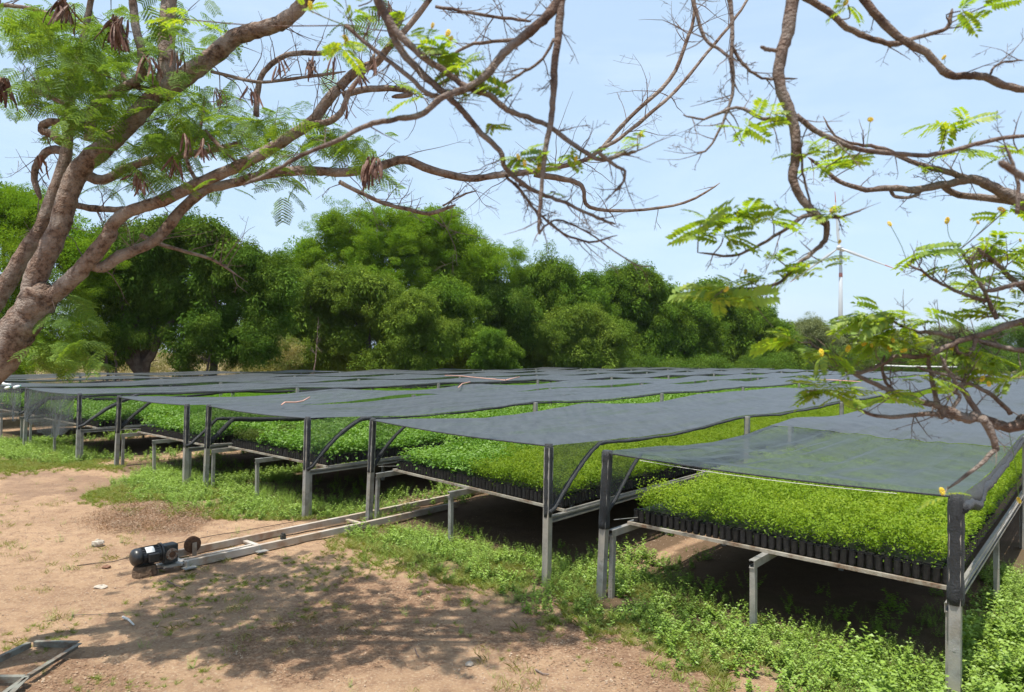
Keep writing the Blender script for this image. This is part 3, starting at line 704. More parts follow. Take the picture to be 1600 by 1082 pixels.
scatter('chip_heap', np.column_stack([p, zz]), 'flake', rng.uniform(.4, 1.0, len(p)), np.stack([rng.normal(size=len(p)) * .4, rng.normal(size=len(p)) * .4, rng.uniform(0, 6, len(p))], 1), None, None, 'low heap of brown bark chips and dry leaves left of the benches', 'leaf litter')
pebs = []
for _ in range(3):
    b_ = MB()
    for i in range(14):
        c_ = (random.gauss(0, .12), random.gauss(0, .12), .004); r_ = random.uniform(.003, .009)
        b_.lathe(c_, (random.uniform(-.2, .2), random.uniform(-.2, .2), 1), [(-r_ * .6, r_ * .5), (0, r_), (r_ * .6, r_ * .5)], 5)
    pebs.append(b_.mesh('pebbles', M['gravel']))
source('peb', pebs)
p = rng.uniform((-13, 4.8), (3, 15), (1500, 2)); p = p[~under_bench(p)]; lay('gravel', p, 'peb', .5, 1.3, 'fine gravel and grit on the sandy earth', 'gravel')

def rock(name, c, r, m, label, flat=.6, seed=1):
    rs = np.random.default_rng(seed); b_ = MB(); n = 12; rows = 7; vs = []
    for i in range(rows):
        ph = math.pi * i / (rows - 1)
        for k in range(n):
            th = 2 * math.pi * k / n; q = r * (1 + .35 * (rs.random() - .5))
            vs.append((c[0] + math.sin(ph) * math.cos(th) * q, c[1] + math.sin(ph) * math.sin(th) * q * .8, c[2] + (math.cos(ph) * .5 + .35) * q * 2 * flat * .8))
    b_.add(vs, [(i * n + k, (i + 1) * n + k, (i + 1) * n + (k + 1) % n, i * n + (k + 1) % n) for i in range(rows - 1) for k in range(n)])
    o_ = b_.build(name, m, None, origin=c); return tag(o_, label, 'rock')
def G(px, py): p_ = atz(px, py); p_.z = ground_z(p_); return p_
rock('stone', G(153, 851), .075, M['stone'], 'pale upright stone on the sand left of the leaf litter heap', .8, 2)
rock('stone', G(166, 886), .05, M['redstone'], 'small reddish stone on the sand left of the motor', .5, 3)
rock('stone', G(157, 918), .07, M['stone'], 'flat pale stone lying below the reddish stone', .25, 4)
rock('stone', G(733, 1037), .035, M['stone'], 'small pale stone in the shade near the bottom centre', .6, 5)
rock('stone', G(838, 944), .03, M['redstone'], 'small pinkish stone at the edge of the grass', .6, 6)
def twig_on_ground(pts, r, label, m='twig', name='fallen_twig'):
    b_ = MB(); P_ = [G(*q) + Vector((0, 0, .012 + .02 * random.random())) for q in pts]
    b_.tube(P_, [r * (1 - .6 * i / len(P_)) for i in range(len(P_))], 6, bark=.1); o_ = b_.build(name, M[m], None, origin=P_[0]); tag(o_, label, 'twig')
twig_on_ground([(192, 968), (200, 971), (209, 979)], .012, 'curved pale stick on the sand beside the trunk shadow', 'rope')
twig_on_ground([(837, 1049), (848, 1054), (858, 1056)], .008, 'short brown stick lying in the tree shade near the bottom')
twig_on_ground([(262, 914), (275, 919), (285, 921)], .010, 'short stick on the earth in front of the rail track')
twig_on_ground([(112, 967), (150, 963), (210, 961)], .004, 'long thin dry stalk lying on the open sand at left')
twig_on_ground([(648, 1015), (652, 1023), (655, 1028)], .006, 'tiny dark twig standing out on the shaded sand')

# ------------------------------------------------------------------ rail track with motor
def track():
    A = atz(287, 890); A.z = 0; root = empty('rail_track', A, 'two parallel weathered steel rails lying on the sand behind the motor', 'rail track')
    d = DIR.copy(); n = NRM.copy(); P = lambda s, t_, z: A + d * s + n * t_ + Vector((0, 0, z))
    b_ = MB(); b_.channel(P(0, 0, .055), P(4.4, 0, .055), .06, .08, .006, -1); b_.build('rail', M['railpaint'], root)
    b_ = MB(); b_.channel(P(-.15, .50, .055), P(5.6, .50, .055), .06, .08, .006, -1); b_.build('rail', M['railpaint'], root)
    for s in (.05, 1.0, 2.6):
        b_ = MB(); b_.bar(P(s, .04, .045), P(s, .46, .045), .06, .022); b_.build('cross_member', M['railpaint'], root)
    for s, t_ in ((.02, -.10), (.92, -.09)):
        b_ = MB(); b_.bar(P(s - .07, t_, .035), P(s + .07, t_, .035), .09, .012); b_.build('foot_plate', M['steel'], root)
        b_ = MB(); b_.bar(P(s, t_ + .05, .03), P(s, t_ + .05, .10), .03, .02, d); b_.build('foot_bracket', M['steel'], root)
    b_ = MB(); b_.box(P(1.28, .02, .12), d * .03, n * .02, Vector((0, 0, .03))); b_.box(P(1.28, .02, .16), d * .012, n * .03, Vector((0, 0, .012))); b_.build('clamp', M['gear'], root)
    # rusty pulley on the track
    c = aty(301, 851, 8.55); 
    b_ = MB(); b_.lathe(c - n * .02, n, [(-.004, .02), (0, .09), (.004, .098), (.012, .098), (.018, .086), (.026, .086), (.032, .098), (.042, .098), (.046, .09)], 28)
    pw_ = b_.build('pulley_wheel', M['rustdisc'], root)
    b_ = MB(); b_.bar(Vector((c.x, c.y, .03)) - n * .05, c - n * .05 + Vector((0, 0, .03)), .012, .05, d); b_.build('pulley_bracket', M['railpaint'], root)
    b_ = MB(); b_.bar(P(-.25, .26, .03), P(1.0, .26, .03), .05, .03); b_.build('center_bar', M['railpaint'], root)
    return A, d, n
A, d, n = track()
# motor with gearbox
mz = atz(263, 884, .07); root = empty('electric_motor', Vector((mz.x, mz.y, 0)), 'black electric motor with gearbox sitting on a brown block before the rails', 'motor')
up = Vector((0, 0, 1)); gc = aty(264, 864, mz.y + .05); 
b_ = MB(); b_.box(gc, d * .078, n * .065, up * .105); gb = b_.build('gearbox', M['gear'], root)
mod = gb.modifiers.new('b', 'BEVEL'); mod.width = .012; mod.segments = 2
b_ = MB(); b_.lathe(gc - n * .07, -n, [(0, .066), (.012, .066), (.013, .060), (.02, .058)], 24); b_.build('output_flange', M['flange'], gb)
b_ = MB(); b_.lathe(gc - n * .088, -n, [(0, .034), (.010, .034), (.012, .024)], 20); b_.build('output_shaft', M['rustdisc'], gb)
b_ = MB()
for i in range(6):
    a_ = i * math.pi / 3; b_.lathe(gc - n * .09 + (d * math.cos(a_) + up * math.sin(a_)) * .049, -n, [(0, .006), (.006, .006)], 6)
b_.build('flange_bolts', M['steel'], gb)['kind'] = 'stuff'
mc = gc - d * .09 + up * .022
b_ = MB(); b_.lathe(mc, -d, [(0, .110), (.018, .110), (.02, .090), (.04, .090), (.22, .090)], 28)
hs = b_.build('motor_housing', M['motor'], root, smooth=False)
b_ = MB(); b_.lathe(mc - d * .22, -d, [(0, .096), (.05, .096), (.075, .088), (.092, .066), (.100, .03), (.101, .01)], 28); b_.build('fan_cover', M['motor'], root, smooth=True)
b_ = MB()
for i in range(22):
    a_ = i * 2 * math.pi / 22; rd_ = (n * math.cos(a_) + up * math.sin(a_)); b_.box(mc - d * .13 + rd_ * .093, d * .09, rd_.cross(d) * .0018, rd_ * .006)
fo = b_.build('cooling_fins', M['motor'], root); fo['kind'] = 'stuff'
b_ = MB(); b_.box(mc - d * .12 - n * .105 - up * .01, d * .055, n * .022, up * .045); tb = b_.build('terminal_box', M['motor'], root); mod = tb.modifiers.new('b', 'BEVEL'); mod.width = .008; mod.segments = 2
b_ = MB()
th0 = [R(a_) for a_ in range(28, 74, 9)]; vs = []
for a_ in th0:
    rd_ = -n * math.cos(a_) + up * math.sin(a_)
    for q in (-.10, -.19): vs.append(mc + d * q + rd_ * .1015)
b_.add(vs, [(2 * i, 2 * i + 1, 2 * i + 3, 2 * i + 2) for i in range(len(th0) - 1)]); b_.build('name_plate', M['plate'], root)
b_ = MB(); b_.box(gc - up * .13 - n * .02, d * .10, n * .08, up * .012); b_.bar(gc - up * .13 + d * .02, Vector((A.x, A.y, .06)) + n * .02, .10, .014); b_.build('mounting_plate', M['steel'], root)
b_ = MB(); b_.tube([mc - d * .2 - up * .11 + n * .02, mc - d * .1 - up * .15 - n * .06, gc - up * .15 - n * .12], .009, 6); b_.build('cable', M['wire'], root)
bc = mc - d * .17; b_ = MB(); rows_ = [(-.03, .12), (.02, .125), (.07, .12), (.105, .10)]; hb = mc.z - .105
vs = []
for zf, rr_ in rows_:
    for k_ in range(14):
        th = 2 * math.pi * k_ / 14; sq = 1 / max(abs(math.cos(th)), abs(math.sin(th))) ** .6; q = rr_ * sq * (1 + random.uniform(-.06, .06))
        vs.append(Vector((bc.x, bc.y, zf / .105 * hb)) + d * math.cos(th) * q + n * math.sin(th) * q * .8)
b_.add(vs, [(i * 14 + k_, i * 14 + (k_ + 1) % 14, (i + 1) * 14 + (k_ + 1) % 14, (i + 1) * 14 + k_) for i in range(3) for k_ in range(14)] + [tuple(range(42, 56))])
o_ = b_.build('stone_block', M['brownstone'], None, origin=Vector((bc.x, bc.y, 0))); tag(o_, 'squat brown block that carries the black motor', 'block')
def cord(pts, r, m, label, cat='cord', z=None):
    b_ = MB(); b_.tube(pts, r, 6); o_ = b_.build('cord', M[m], None, origin=pts[0], smooth=True); tag(o_, label, cat)
cord([G(120, 882) + up * .006, G(150, 879) + up * .008, G(175, 877) + up * .012, G(205, 873) + up * .03], .005, 'wire', 'thin dark cable on the sand running left from the motor')
cord([gc + up * .09 + d * .1, G(330, 838) + up * .02, G(380, 829) + up * .015, G(480, 812) + up * .015], .0045, 'wire', 'thin dark cable running from the pulley toward the benches')
# angle-iron frames lying at lower left
def ang_frame(pts, label, closed=True):
    P_ = [G(*q) for q in pts]
    for q in P_: q.z = .03
    root = empty('metal_frame', P_[0], label, 'metal frame', 'angle iron frames on the ground')
    for i in range(len(P_) - (0 if closed else 1)):
        a_, b2 = P_[i], P_[(i + 1) % len(P_)]; dd = (b2 - a_).normalized() * .012
        m_ = MB(); m_.bar(a_ + dd + up * .0, b2 - dd + up * .0, .006, .045); s_ = (b2 - a_).cross(up).normalized()
        m_.bar(a_ + dd + s_ * .02 + up * .021, b2 - dd + s_ * .02 + up * .021, .034, .005); m_.build('frame_bar', M['green_frame'], root)
ang_frame([(123, 1014), (50, 1013), (-130, 1100), (-20, 1110), (40, 1066)], 'upper grey-green angle iron frame lying in the lower left corner', True)
ang_frame([(38, 1069), (-70, 1069), (-200, 1150), (-60, 1170)], 'lower grey-green angle iron frame partly cut by the picture corner', True)

# cords on the nets, bottles
def netpt(px, py): return atz(px, py, ZN + .03)
cord([netpt(440, 633), netpt(445, 629), netpt(462, 629), netpt(473, 627), netpt(484, 621)], .014, 'cord', 'coral cord lying over the third shade net near its left end')
cord([netpt(716, 606), netpt(722, 600), netpt(735, 597)], .016, 'cord', 'short coral cord hooked over the edge of a net at centre')
cord([netpt(695, 587), netpt(722, 588), netpt(760, 592), netpt(790, 594), netpt(812, 589)], .02, 'cord', 'long coral cord lying across the far nets')
cord([netpt(1276, 594), netpt(1300, 594), netpt(1345, 597)], .02, 'cord', 'coral cord lying on the far nets behind the flowering branches')
cord([aty(1368, 571, 50), aty(1420, 573, 50), aty(1495, 574, 50)], .06, 'rope', 'pale cord stretched along the far end of the nets', 'cord')
bt = MB(); bt.lathe((0, 0, 0), (0, 0, 1), [(0, .02), (.004, .034), (.14, .034), (.17, .026), (.19, .013), (.21, .013)], 12); BT = bt.mesh('bottle', M['plastic_white'], smooth=True)
bt = MB(); bt.lathe((0, 0, 0), (0, 0, 1), [(.205, .016), (.23, .016), (.232, .012)], 10); CP = bt.mesh('bottle_cap', M['plastic_green'])
for i, (px, py) in enumerate(((-14, 602), (-4, 604), (6, 600), (9, 607), (17, 602), (22, 606))):
    p_ = atz(px, py, ZN + .07); r_ = empty('plastic_bottle', p_, 'small white plastic bottle with green cap on the net below the leaning trunk', 'bottle', 'white bottles at the left edge')
    ro = (R(80), 0, random.uniform(0, 6)); link_mesh('bottle_body', BT, r_, (0, 0, 0), ro); link_mesh('bottle_cap', CP, r_, (0, 0, 0), ro)

# ------------------------------------------------------------------ tree helpers
def smooth(pts, sub=4, jit=0):
    P_ = [Vector(p) for p in pts]; o_ = []
    for i in range(len(P_) - 1):
        p0, p1, p2, p3 = P_[max(i - 1, 0)], P_[i], P_[i + 1], P_[min(i + 2, len(P_) - 1)]
        for k in range(sub):
            t_ = k / sub; a_ = 2 * p1; b2 = p2 - p0; c_ = 2 * p0 - 5 * p1 + 4 * p2 - p3; d_ = -p0 + 3 * p1 - 3 * p2 + p3
            q = .5 * (a_ + b2 * t_ + c_ * t_ * t_ + d_ * t_ ** 3)
            if jit: q = q + Vector((random.gauss(0, jit), random.gauss(0, jit), random.gauss(0, jit)))
            o_.append(q)
    o_.append(P_[-1]); return o_
def limb(mb_, px, r0, r1, Y, sub=4, jit=.4, n=10, bark=.07, rl=None):
    """px: photo path; r in photo pixels; Y depth (number or (start, end))"""
    y0, y1 = Y if isinstance(Y, tuple) else (Y, Y); m_ = len(px)
    P_ = [aty(x, y, y0 + (y1 - y0) * i / (m_ - 1)) for i, (x, y) in enumerate(px)]
    P_ = smooth(P_, sub, jit * y0 / FPX * .7); k_ = len(P_)
    if rl:
        r0f = lambda f: float(np.interp(f, np.linspace(0, 1, len(rl)), rl))
    else: r0f = lambda f: r0 + (r1 - r0) * f ** .9
    rd = [(r0f(i / (k_ - 1)) * (1 + random.uniform(-.06, .06))) * (y0 + (y1 - y0) * i / (k_ - 1)) / FPX for i in range(k_)]
    rd[-1] *= .35; rd[-2] *= .8
    mb_.tube(P_, rd, n, bark=bark); return P_, rd
def twigs(mb_, P_, rd, num, ln, depth=2, up_=.15, r=.004, side=1.0, rmin=.0012, kink=.35):
    for _ in range(num):
        i = random.randrange(1, len(P_) - 1); p = P_[i].copy(); t_ = (P_[i + 1] - P_[i - 1]).normalized()
        v = Vector((random.gauss(0, 1), random.gauss(0, .8), random.gauss(0, 1))) * side + t_ * .9 + Vector((0, 0, up_)); v.normalize()
        l = ln * random.uniform(.3, 1.0); st = max(4, int(l / .05)); st = min(st, 9); q = [p]; rr = min(r, rd[i] * .6) 
        for k in range(st):
            v = (v + Vector((random.gauss(0, kink), random.gauss(0, kink), random.gauss(0, kink) + .05)) * .5).normalized(); q.append(q[-1] + v * l / st)
        rs = [max(rmin, rr * (1 - .75 * k / st)) for k in range(st + 1)]
        mb_.tube(q, rs, 4, cap=False)
        if depth > 1: twigs(mb_, q, rs, random.randint(1, 4), l * .5, depth - 1, up_, rr * .6, side, rmin, kink)

# feathery compound leaf (left tree)
def feather_mesh(npair=9, pl=.085, ln=.20):
    Bs, Ds, Ls, Ws, Nn = [], [], [], [], []
    for i in range(npair):
        f = (i + .7) / npair; x = ln * f; z = -.25 * x * f
        for sg in (-1, 1):
            ll = pl * (1 - .45 * abs(f - .45)) * rng.uniform(.85, 1.1); dv = np.array([.55, sg * .83, -.12 + rng.uniform(-.1, .1)]); dv /= np.linalg.norm(dv)
            pn = np.cross(dv, [0, 0, 1])
            for j in range(9):
                g_ = (j + .6) / 9; p_ = np.array([x, 0, z]) + dv * ll * g_; p_[2] -= .15 * ll * g_ * g_
                for s2 in (-1, 1):
                    Bs.append(p_); Ds.append(dv * .45 + pn * s2 * .9); Ls.append(.020 * (1.05 - .4 * g_)); Ws.append(.0085)
    k_ = len(Bs); Bs = np.array(Bs); Ds = np.array(Ds); Ds /= np.linalg.norm(Ds, axis=1, keepdims=True)
    sv = np.cross(Ds, np.tile([0, 0, 1.0], (k_, 1)) + rng.normal(size=(k_, 3)) * .25); sv /= np.linalg.norm(sv, axis=1, keepdims=True)
    l = np.array(Ls)[:, None]; w_ = np.array(Ws)[:, None]
    V_ = np.stack([Bs, Bs + Ds * l * .5 + sv * w_ / 2, Bs + Ds * l, Bs + Ds * l * .5 - sv * w_ / 2], 1)
    return V_, rng.uniform(0, 1, k_)
source('feather', [leafmesh('feather', *(lambda q: (q[0], 4, M['feather'], q[1]))(feather_mesh())) for _ in range(3)])

# ------------------------------------------------------------------ the leaning tree at left
TY = 5.3
def left_tree():
    base = Vector((-4.75, TY - .1, 0))
    root = empty('leaning_tree', base, 'grey-barked leaning tree at left with feathery leaves and brown seed pods', 'tree')
    tr = MB(); P_ = smooth([base - up * .1, base + Vector((.12, .02, .9)), aty(-75, 655, TY), aty(0, 560, TY), aty(34, 507, TY), aty(60, 470, TY), aty(66, 445, TY)], 6, .004)
    k_ = len(P_); tr.tube(P_, [.150 - .040 * i / k_ - (.03 if i > k_ - 4 else 0) - (.03 if i > k_ - 2 else 0) + random.uniform(-.006, .006) for i in range(k_)], 18, bark=.035); tr.build('trunk', M['bark'], root, smooth=True)
    tw = MB(); out_ = []
    def br(px, r0, r1, Y, n=10, tn=8, tl=.5, **kw):
        b_ = MB(); q, rd = limb(b_, px, r0, r1, Y, n=n, **kw); b_.build('branch', M['bark'], root, smooth=True); out_.append((q, rd))
        if tn: twigs(tw, q, rd, tn, tl, 3, .1, .0048, 1.0, .0011, .28)
        return q, rd
    br([(44, 480), (58, 430), (91, 360), (104, 315), (124, 266), (159, 234), (199, 196), (233, 160), (262, 132)], 25, 19, TY, rl=(17, 15.5, 15, 15, 14, 13), n=16, tn=6, sub=6)
    br([(258, 142), (261, 100), (260, 50), (264, 5), (275, -60), (290, -150)], 14, 9, (TY, TY + .1), n=14, tn=6, sub=6)
    br([(252, 146), (300, 112), (340, 82), (371, 57), (415, 44), (445, 32), (472, 8), (500, -30), (540, -100)], 15, 9, (TY, TY - .3), n=14, tn=14, sub=6)
    br([(-75, 600), (-30, 510), (0, 462), (40, 395), (62, 360), (82, 308), (101, 250), (108, 189), (111, 135), (122, 95), (135, 40), (150, -40)], 15, 4, (TY + .3, TY + .5), n=14, tn=14, sub=5)
    br([(96, 222), (80, 210), (66, 204), (72, 193), (97, 190)], 7, 6, TY + .4, tn=2)
    br([(100, 236), (76, 236), (58, 256), (54, 282), (64, 312)], 7, 4, TY + .45, tn=6)
    br([(60, 480), (111, 438), (142, 404), (169, 370), (176, 352), (202, 331), (253, 314), (304, 290), (365, 263), (405, 243), (449, 216), (489, 189), (510, 160), (530, 136)], 22, 8, (TY, TY - .2), rl=(14, 12, 9.5, 9, 9, 8.5, 8), n=14, tn=18, sub=5)
    br([(530, 138), (557, 111), (588, 98), (610, 70), (640, 40), (700, -40)], 8, 4, (TY - .2, TY - .3), tn=10)
    br([(480, 196), (515, 190), (535, 172), (548, 140), (575, 105), (586, 84)], 6, 3, (TY - .2, TY - .3), tn=8)
    br([(138, 412), (160, 418), (189, 400), (236, 380), (262, 355), (287, 324), (321, 297), (371, 285), (422, 272), (473, 267), (540, 270), (597, 259), (631, 250), (675, 266), (732, 279), (786, 273), (834, 268), (867, 263), (918, 249), (938, 233), (969, 216), (1019, 175), (1056, 142), (1104, 84), (1148, 30), (1180, -20)], 17, 3.2, (TY, TY + .9), rl=(9, 8.5, 8, 7.5, 7, 6.5, 5, 3.5, 3, 2.5, 2), n=12, tn=46, tl=.7, sub=4)
    br([(938, 236), (986, 182), (1046, 125), (1072, 67), (1085, 20), (1080, -30)], 3.5, 2.5, TY + .8, n=7, tn=14)
    br([(834, 272), (880, 280), (901, 286), (911, 295), (921, 324), (986, 329), (1070, 317), (1125, 286)], 5, 1.6, TY + .7, n=7, tn=12)
    br([(530, 284), (560, 300), (600, 318), (640, 328), (672, 334), (712, 320)], 3.5, 3, TY + .3, n=7, tn=12)
    br([(692, 322), (720, 306), (745, 298)], 1.6, 1.2, TY + .4, n=5, tn=5)
    br([(535, 150), (560, 142), (600, 138), (636, 142), (640, 148), (612, 152)], 6, 4, TY + .2, n=8, tn=10)
    br([(400, 182), (402, 150), (408, 120), (430, 96), (460, 84), (520, 84)], 5, 4, TY + .5, n=8, tn=12)
    br([(126, 268), (160, 282), (200, 262), (240, 250), (330, 235), (380, 222)], 9, 4, TY + .6, n=8, tn=8)
    br([(140, 220), (146, 170), (180, 145), (218, 122), (222, 90), (212, 40), (205, -20)], 8, 6, TY - .05, n=10, tn=6)
    br([(232, 140), (200, 130), (190, 112)], 4, 4, TY, n=6, tn=2)
    br([(110, 165), (70, 148), (35, 135)], 4, 3, TY + .4, n=6, tn=6)
    br([(-10, 8), (50, 14), (120, 38), (160, 55)], 3, 3, TY + .4, n=6, tn=8)
    br([(330, 112), (400, 128), (450, 124), (540, 112)], 2.5, 2.5, TY - .1, n=6, tn=10)
    br([(310, 290), (290, 240), (312, 205), (320, 150)], 3.5, 2, TY - .1, n=6, tn=3)
    br([(320, 205), (350, 235), (380, 262)], 3.5, 3, TY - .15, n=6, tn=0)
    br([(108, 318), (140, 325), (180, 328), (200, 326)], 6, 4, TY + .4, n=6, tn=6)
    br([(220, 368), (260, 385), (330, 405), (370, 430)], 4, 2, TY + .5, n=6, tn=10, tl=.5)
    # boughs above the frame that carry the crown whose shade falls on the sand
    for q in range(9):
        a_ = random.choice([Vector((-2.6, TY, 5.3)), Vector((-1.4, TY - .3, 5.9)), Vector((-3.2, TY + .4, 5.4)), Vector((-.2, TY - .2, 6.0))])
        e_ = Vector((random.uniform(-3.4, 1.0), random.uniform(4.3, 6.6), random.uniform(6.1, 6.8))); md = (a_ + e_) / 2 + Vector((0, 0, .15))
        b_ = MB(); P2 = smooth([a_, md, e_], 6, .02); rd = [.045 * (1 - .6 * i / len(P2)) for i in range(len(P2))]; b_.tube(P2, rd, 7, bark=.1); b_.build('branch', M['bark'], root, smooth=True); out_.append((P2, rd)); twigs(tw, P2, rd, 16, .9, 3, .1, .012, 1, .003)
    t_ = tw.build('twigs', M['twig'], root); t_['kind'] = 'stuff'
    # feathery foliage: (px, py, sx, sy, number, Y spread)
    pts = []; rots = []
    areas = [(40, 30, 60, 40, 60), (110, 60, 90, 50, 120), (160, 120, 80, 50, 150), (60, 130, 55, 30, 55), (240, 60, 60, 50, 50), (300, 170, 60, 55, 120), (250, 220, 50, 40, 70), (190, 200, 60, 50, 60), (330, 60, 60, 35, 20), (410, 200, 80, 28, 90),
             (520, 215, 60, 28, 50), (450, 285, 32, 26, 18), (580, 255, 25, 30, 24), (540, 60, 40, 45, 12), (230, 275, 50, 22, 40), (130, 170, 60, 40, 60), (370, 225, 60, 25, 40), (90, 500, 40, 38, 45), (110, 545, 35, 25, 36), (60, 545, 25, 25, 20), (590, 30, 45, 35, 14), (340, 280, 60, 14, 8)]
    for ax, ay, sx, sy, cn in areas:
        for _ in range(int(cn * .9)):
            Y_ = TY + random.choice((random.uniform(.2, 2.0), random.uniform(.2, 2.0), random.uniform(.2, 2.0), random.uniform(-.6, .1))) if ay < 400 else TY + random.uniform(-.1, .8)
            pts.append(aty(ax + random.gauss(0, sx * .62), ay + random.gauss(0, sy * .62), Y_)[:]); rots.append((random.gauss(0, .35), random.uniform(-.2, .9), random.uniform(0, 6.283)))
    for _ in range(50):   # unseen crown beyond the left edge and above, added to shade the trunk
        q = Vector((random.uniform(-5.6, -4.6), random.uniform(3.6, 4.3), random.uniform(4.6, 6.0)))
        pts.append(q[:]); rots.append((random.gauss(0, .4), random.uniform(-.3, .7), random.uniform(0, 6.283)))
    for P2, rd in out_[-9:]:
        for _ in range(27):
            q = random.choice(P2[3:]) + Vector((random.gauss(0, .45), random.gauss(0, .4), random.gauss(.15, .22)))
            if q.z > CH + q.y * .49 + .25: pts.append(q[:]); rots.append((random.gauss(0, .4), random.uniform(-.3, .7), random.uniform(0, 6.283)))
    scatter('foliage', pts, 'feather', rng.uniform(.6, 1.2, len(pts)), rots, None, root, None, None)
    # dry seed pods hanging in bunches
    b_ = MB(); vs = []; nseg = 6; pl = .16
    for i in range(nseg + 1):
        f = i / nseg; wd = .010 * math.sin(math.pi * (.08 + .84 * f)) ** .6; x = .02 * math.sin(f * 2.2)
        vs += [(x, -wd, -pl * f), (x + .003, 0, -pl * f), (x, wd, -pl * f), (x - .003, 0, -pl * f)]
    b_.add(vs, [(i * 4 + k, i * 4 + (k + 1) % 4, (i + 1) * 4 + (k + 1) % 4, (i + 1) * 4 + k) for i in range(nseg) for k in range(4)]); POD = b_.mesh('seed_pod', M['pod'])
    for (px, py, cn, sc_) in ((185, 28, 26, 1.25), (180, 36, 12, 1.1), (98, -2, 14, 1.2), (108, 8, 8, 1.1), (3, 122, 20, 1.2), (232, 88, 9, 1.), (278, 84, 7, .9), (336, 140, 8, .8), (438, 96, 6, .7), (486, 92, 18, .8), (522, 90, 5, .8), (395, 140, 8, .7), (583, 248, 20, 1.), (572, 262, 8, .9), (560, 110, 8, .8), (215, 268, 14, .8), (222, 280, 8, .7), (270, 245, 8, .8), (320, 222, 10, .8), (590, 92, 6, .7), (534, 158, 6, .7), (605, 6, 6, .8), (60, 245, 5, .8), (290, 210, 6, .8)):
        sc_ *= 1.05; c_ = aty(px, py, TY - random.uniform(.3, .7))
        for _ in range(cn):
            o_ = link_mesh('seed_pod', POD, root, c_ - base + Vector((random.gauss(0, .018), random.gauss(0, .018), random.uniform(-.03, .02))), (random.gauss(0, .28), random.gauss(0, .28), random.uniform(0, 6.28)), (sc_, sc_, sc_ * random.uniform(.7, 1.1)))
left_tree()

# ------------------------------------------------------------------ flowering tree whose boughs hang in front of the camera
def frond_mesh(np_=9, ln=.12):
    Bs, Ds, Ls = [], [], []
    for i in range(np_):
        f = (i + .8) / np_; x = ln * f; z = .015 * math.sin(f * 2) - .10 * x * f
        for sg in (-1, 1):
            Bs.append([x, 0, z]); Ds.append([.62, sg * .80, rng.uniform(-.15, .1)]); Ls.append(.044 * (1 - .5 * abs(f - .5)) * rng.uniform(.85, 1.1))
    Bs.append([ln, 0, -.10 * ln]); Ds.append([1, 0, -.1]); Ls.append(.026)
    k_ = len(Bs); V_ = leaves(np.array(Bs), np.array(Ds), np.tile([0, 0, 1.], (k_, 1)), np.array(Ls), np.array(Ls) * .46, .10)
    rach = np.array([[[0, -.0012, 0], [0, .0012, 0], [ln, .0008, -.10 * ln], [ln, -.0008, -.10 * ln]]])
    r_ = rng.uniform(0, 1, k_); return leafmesh('leaf', np.concatenate([V_, rach]), 4, M['frond'], np.concatenate([r_, r_, [.9]]))
FR = [frond_mesh(n_, l_) for n_, l_ in ((9, .12), (7, .095), (10, .13))]
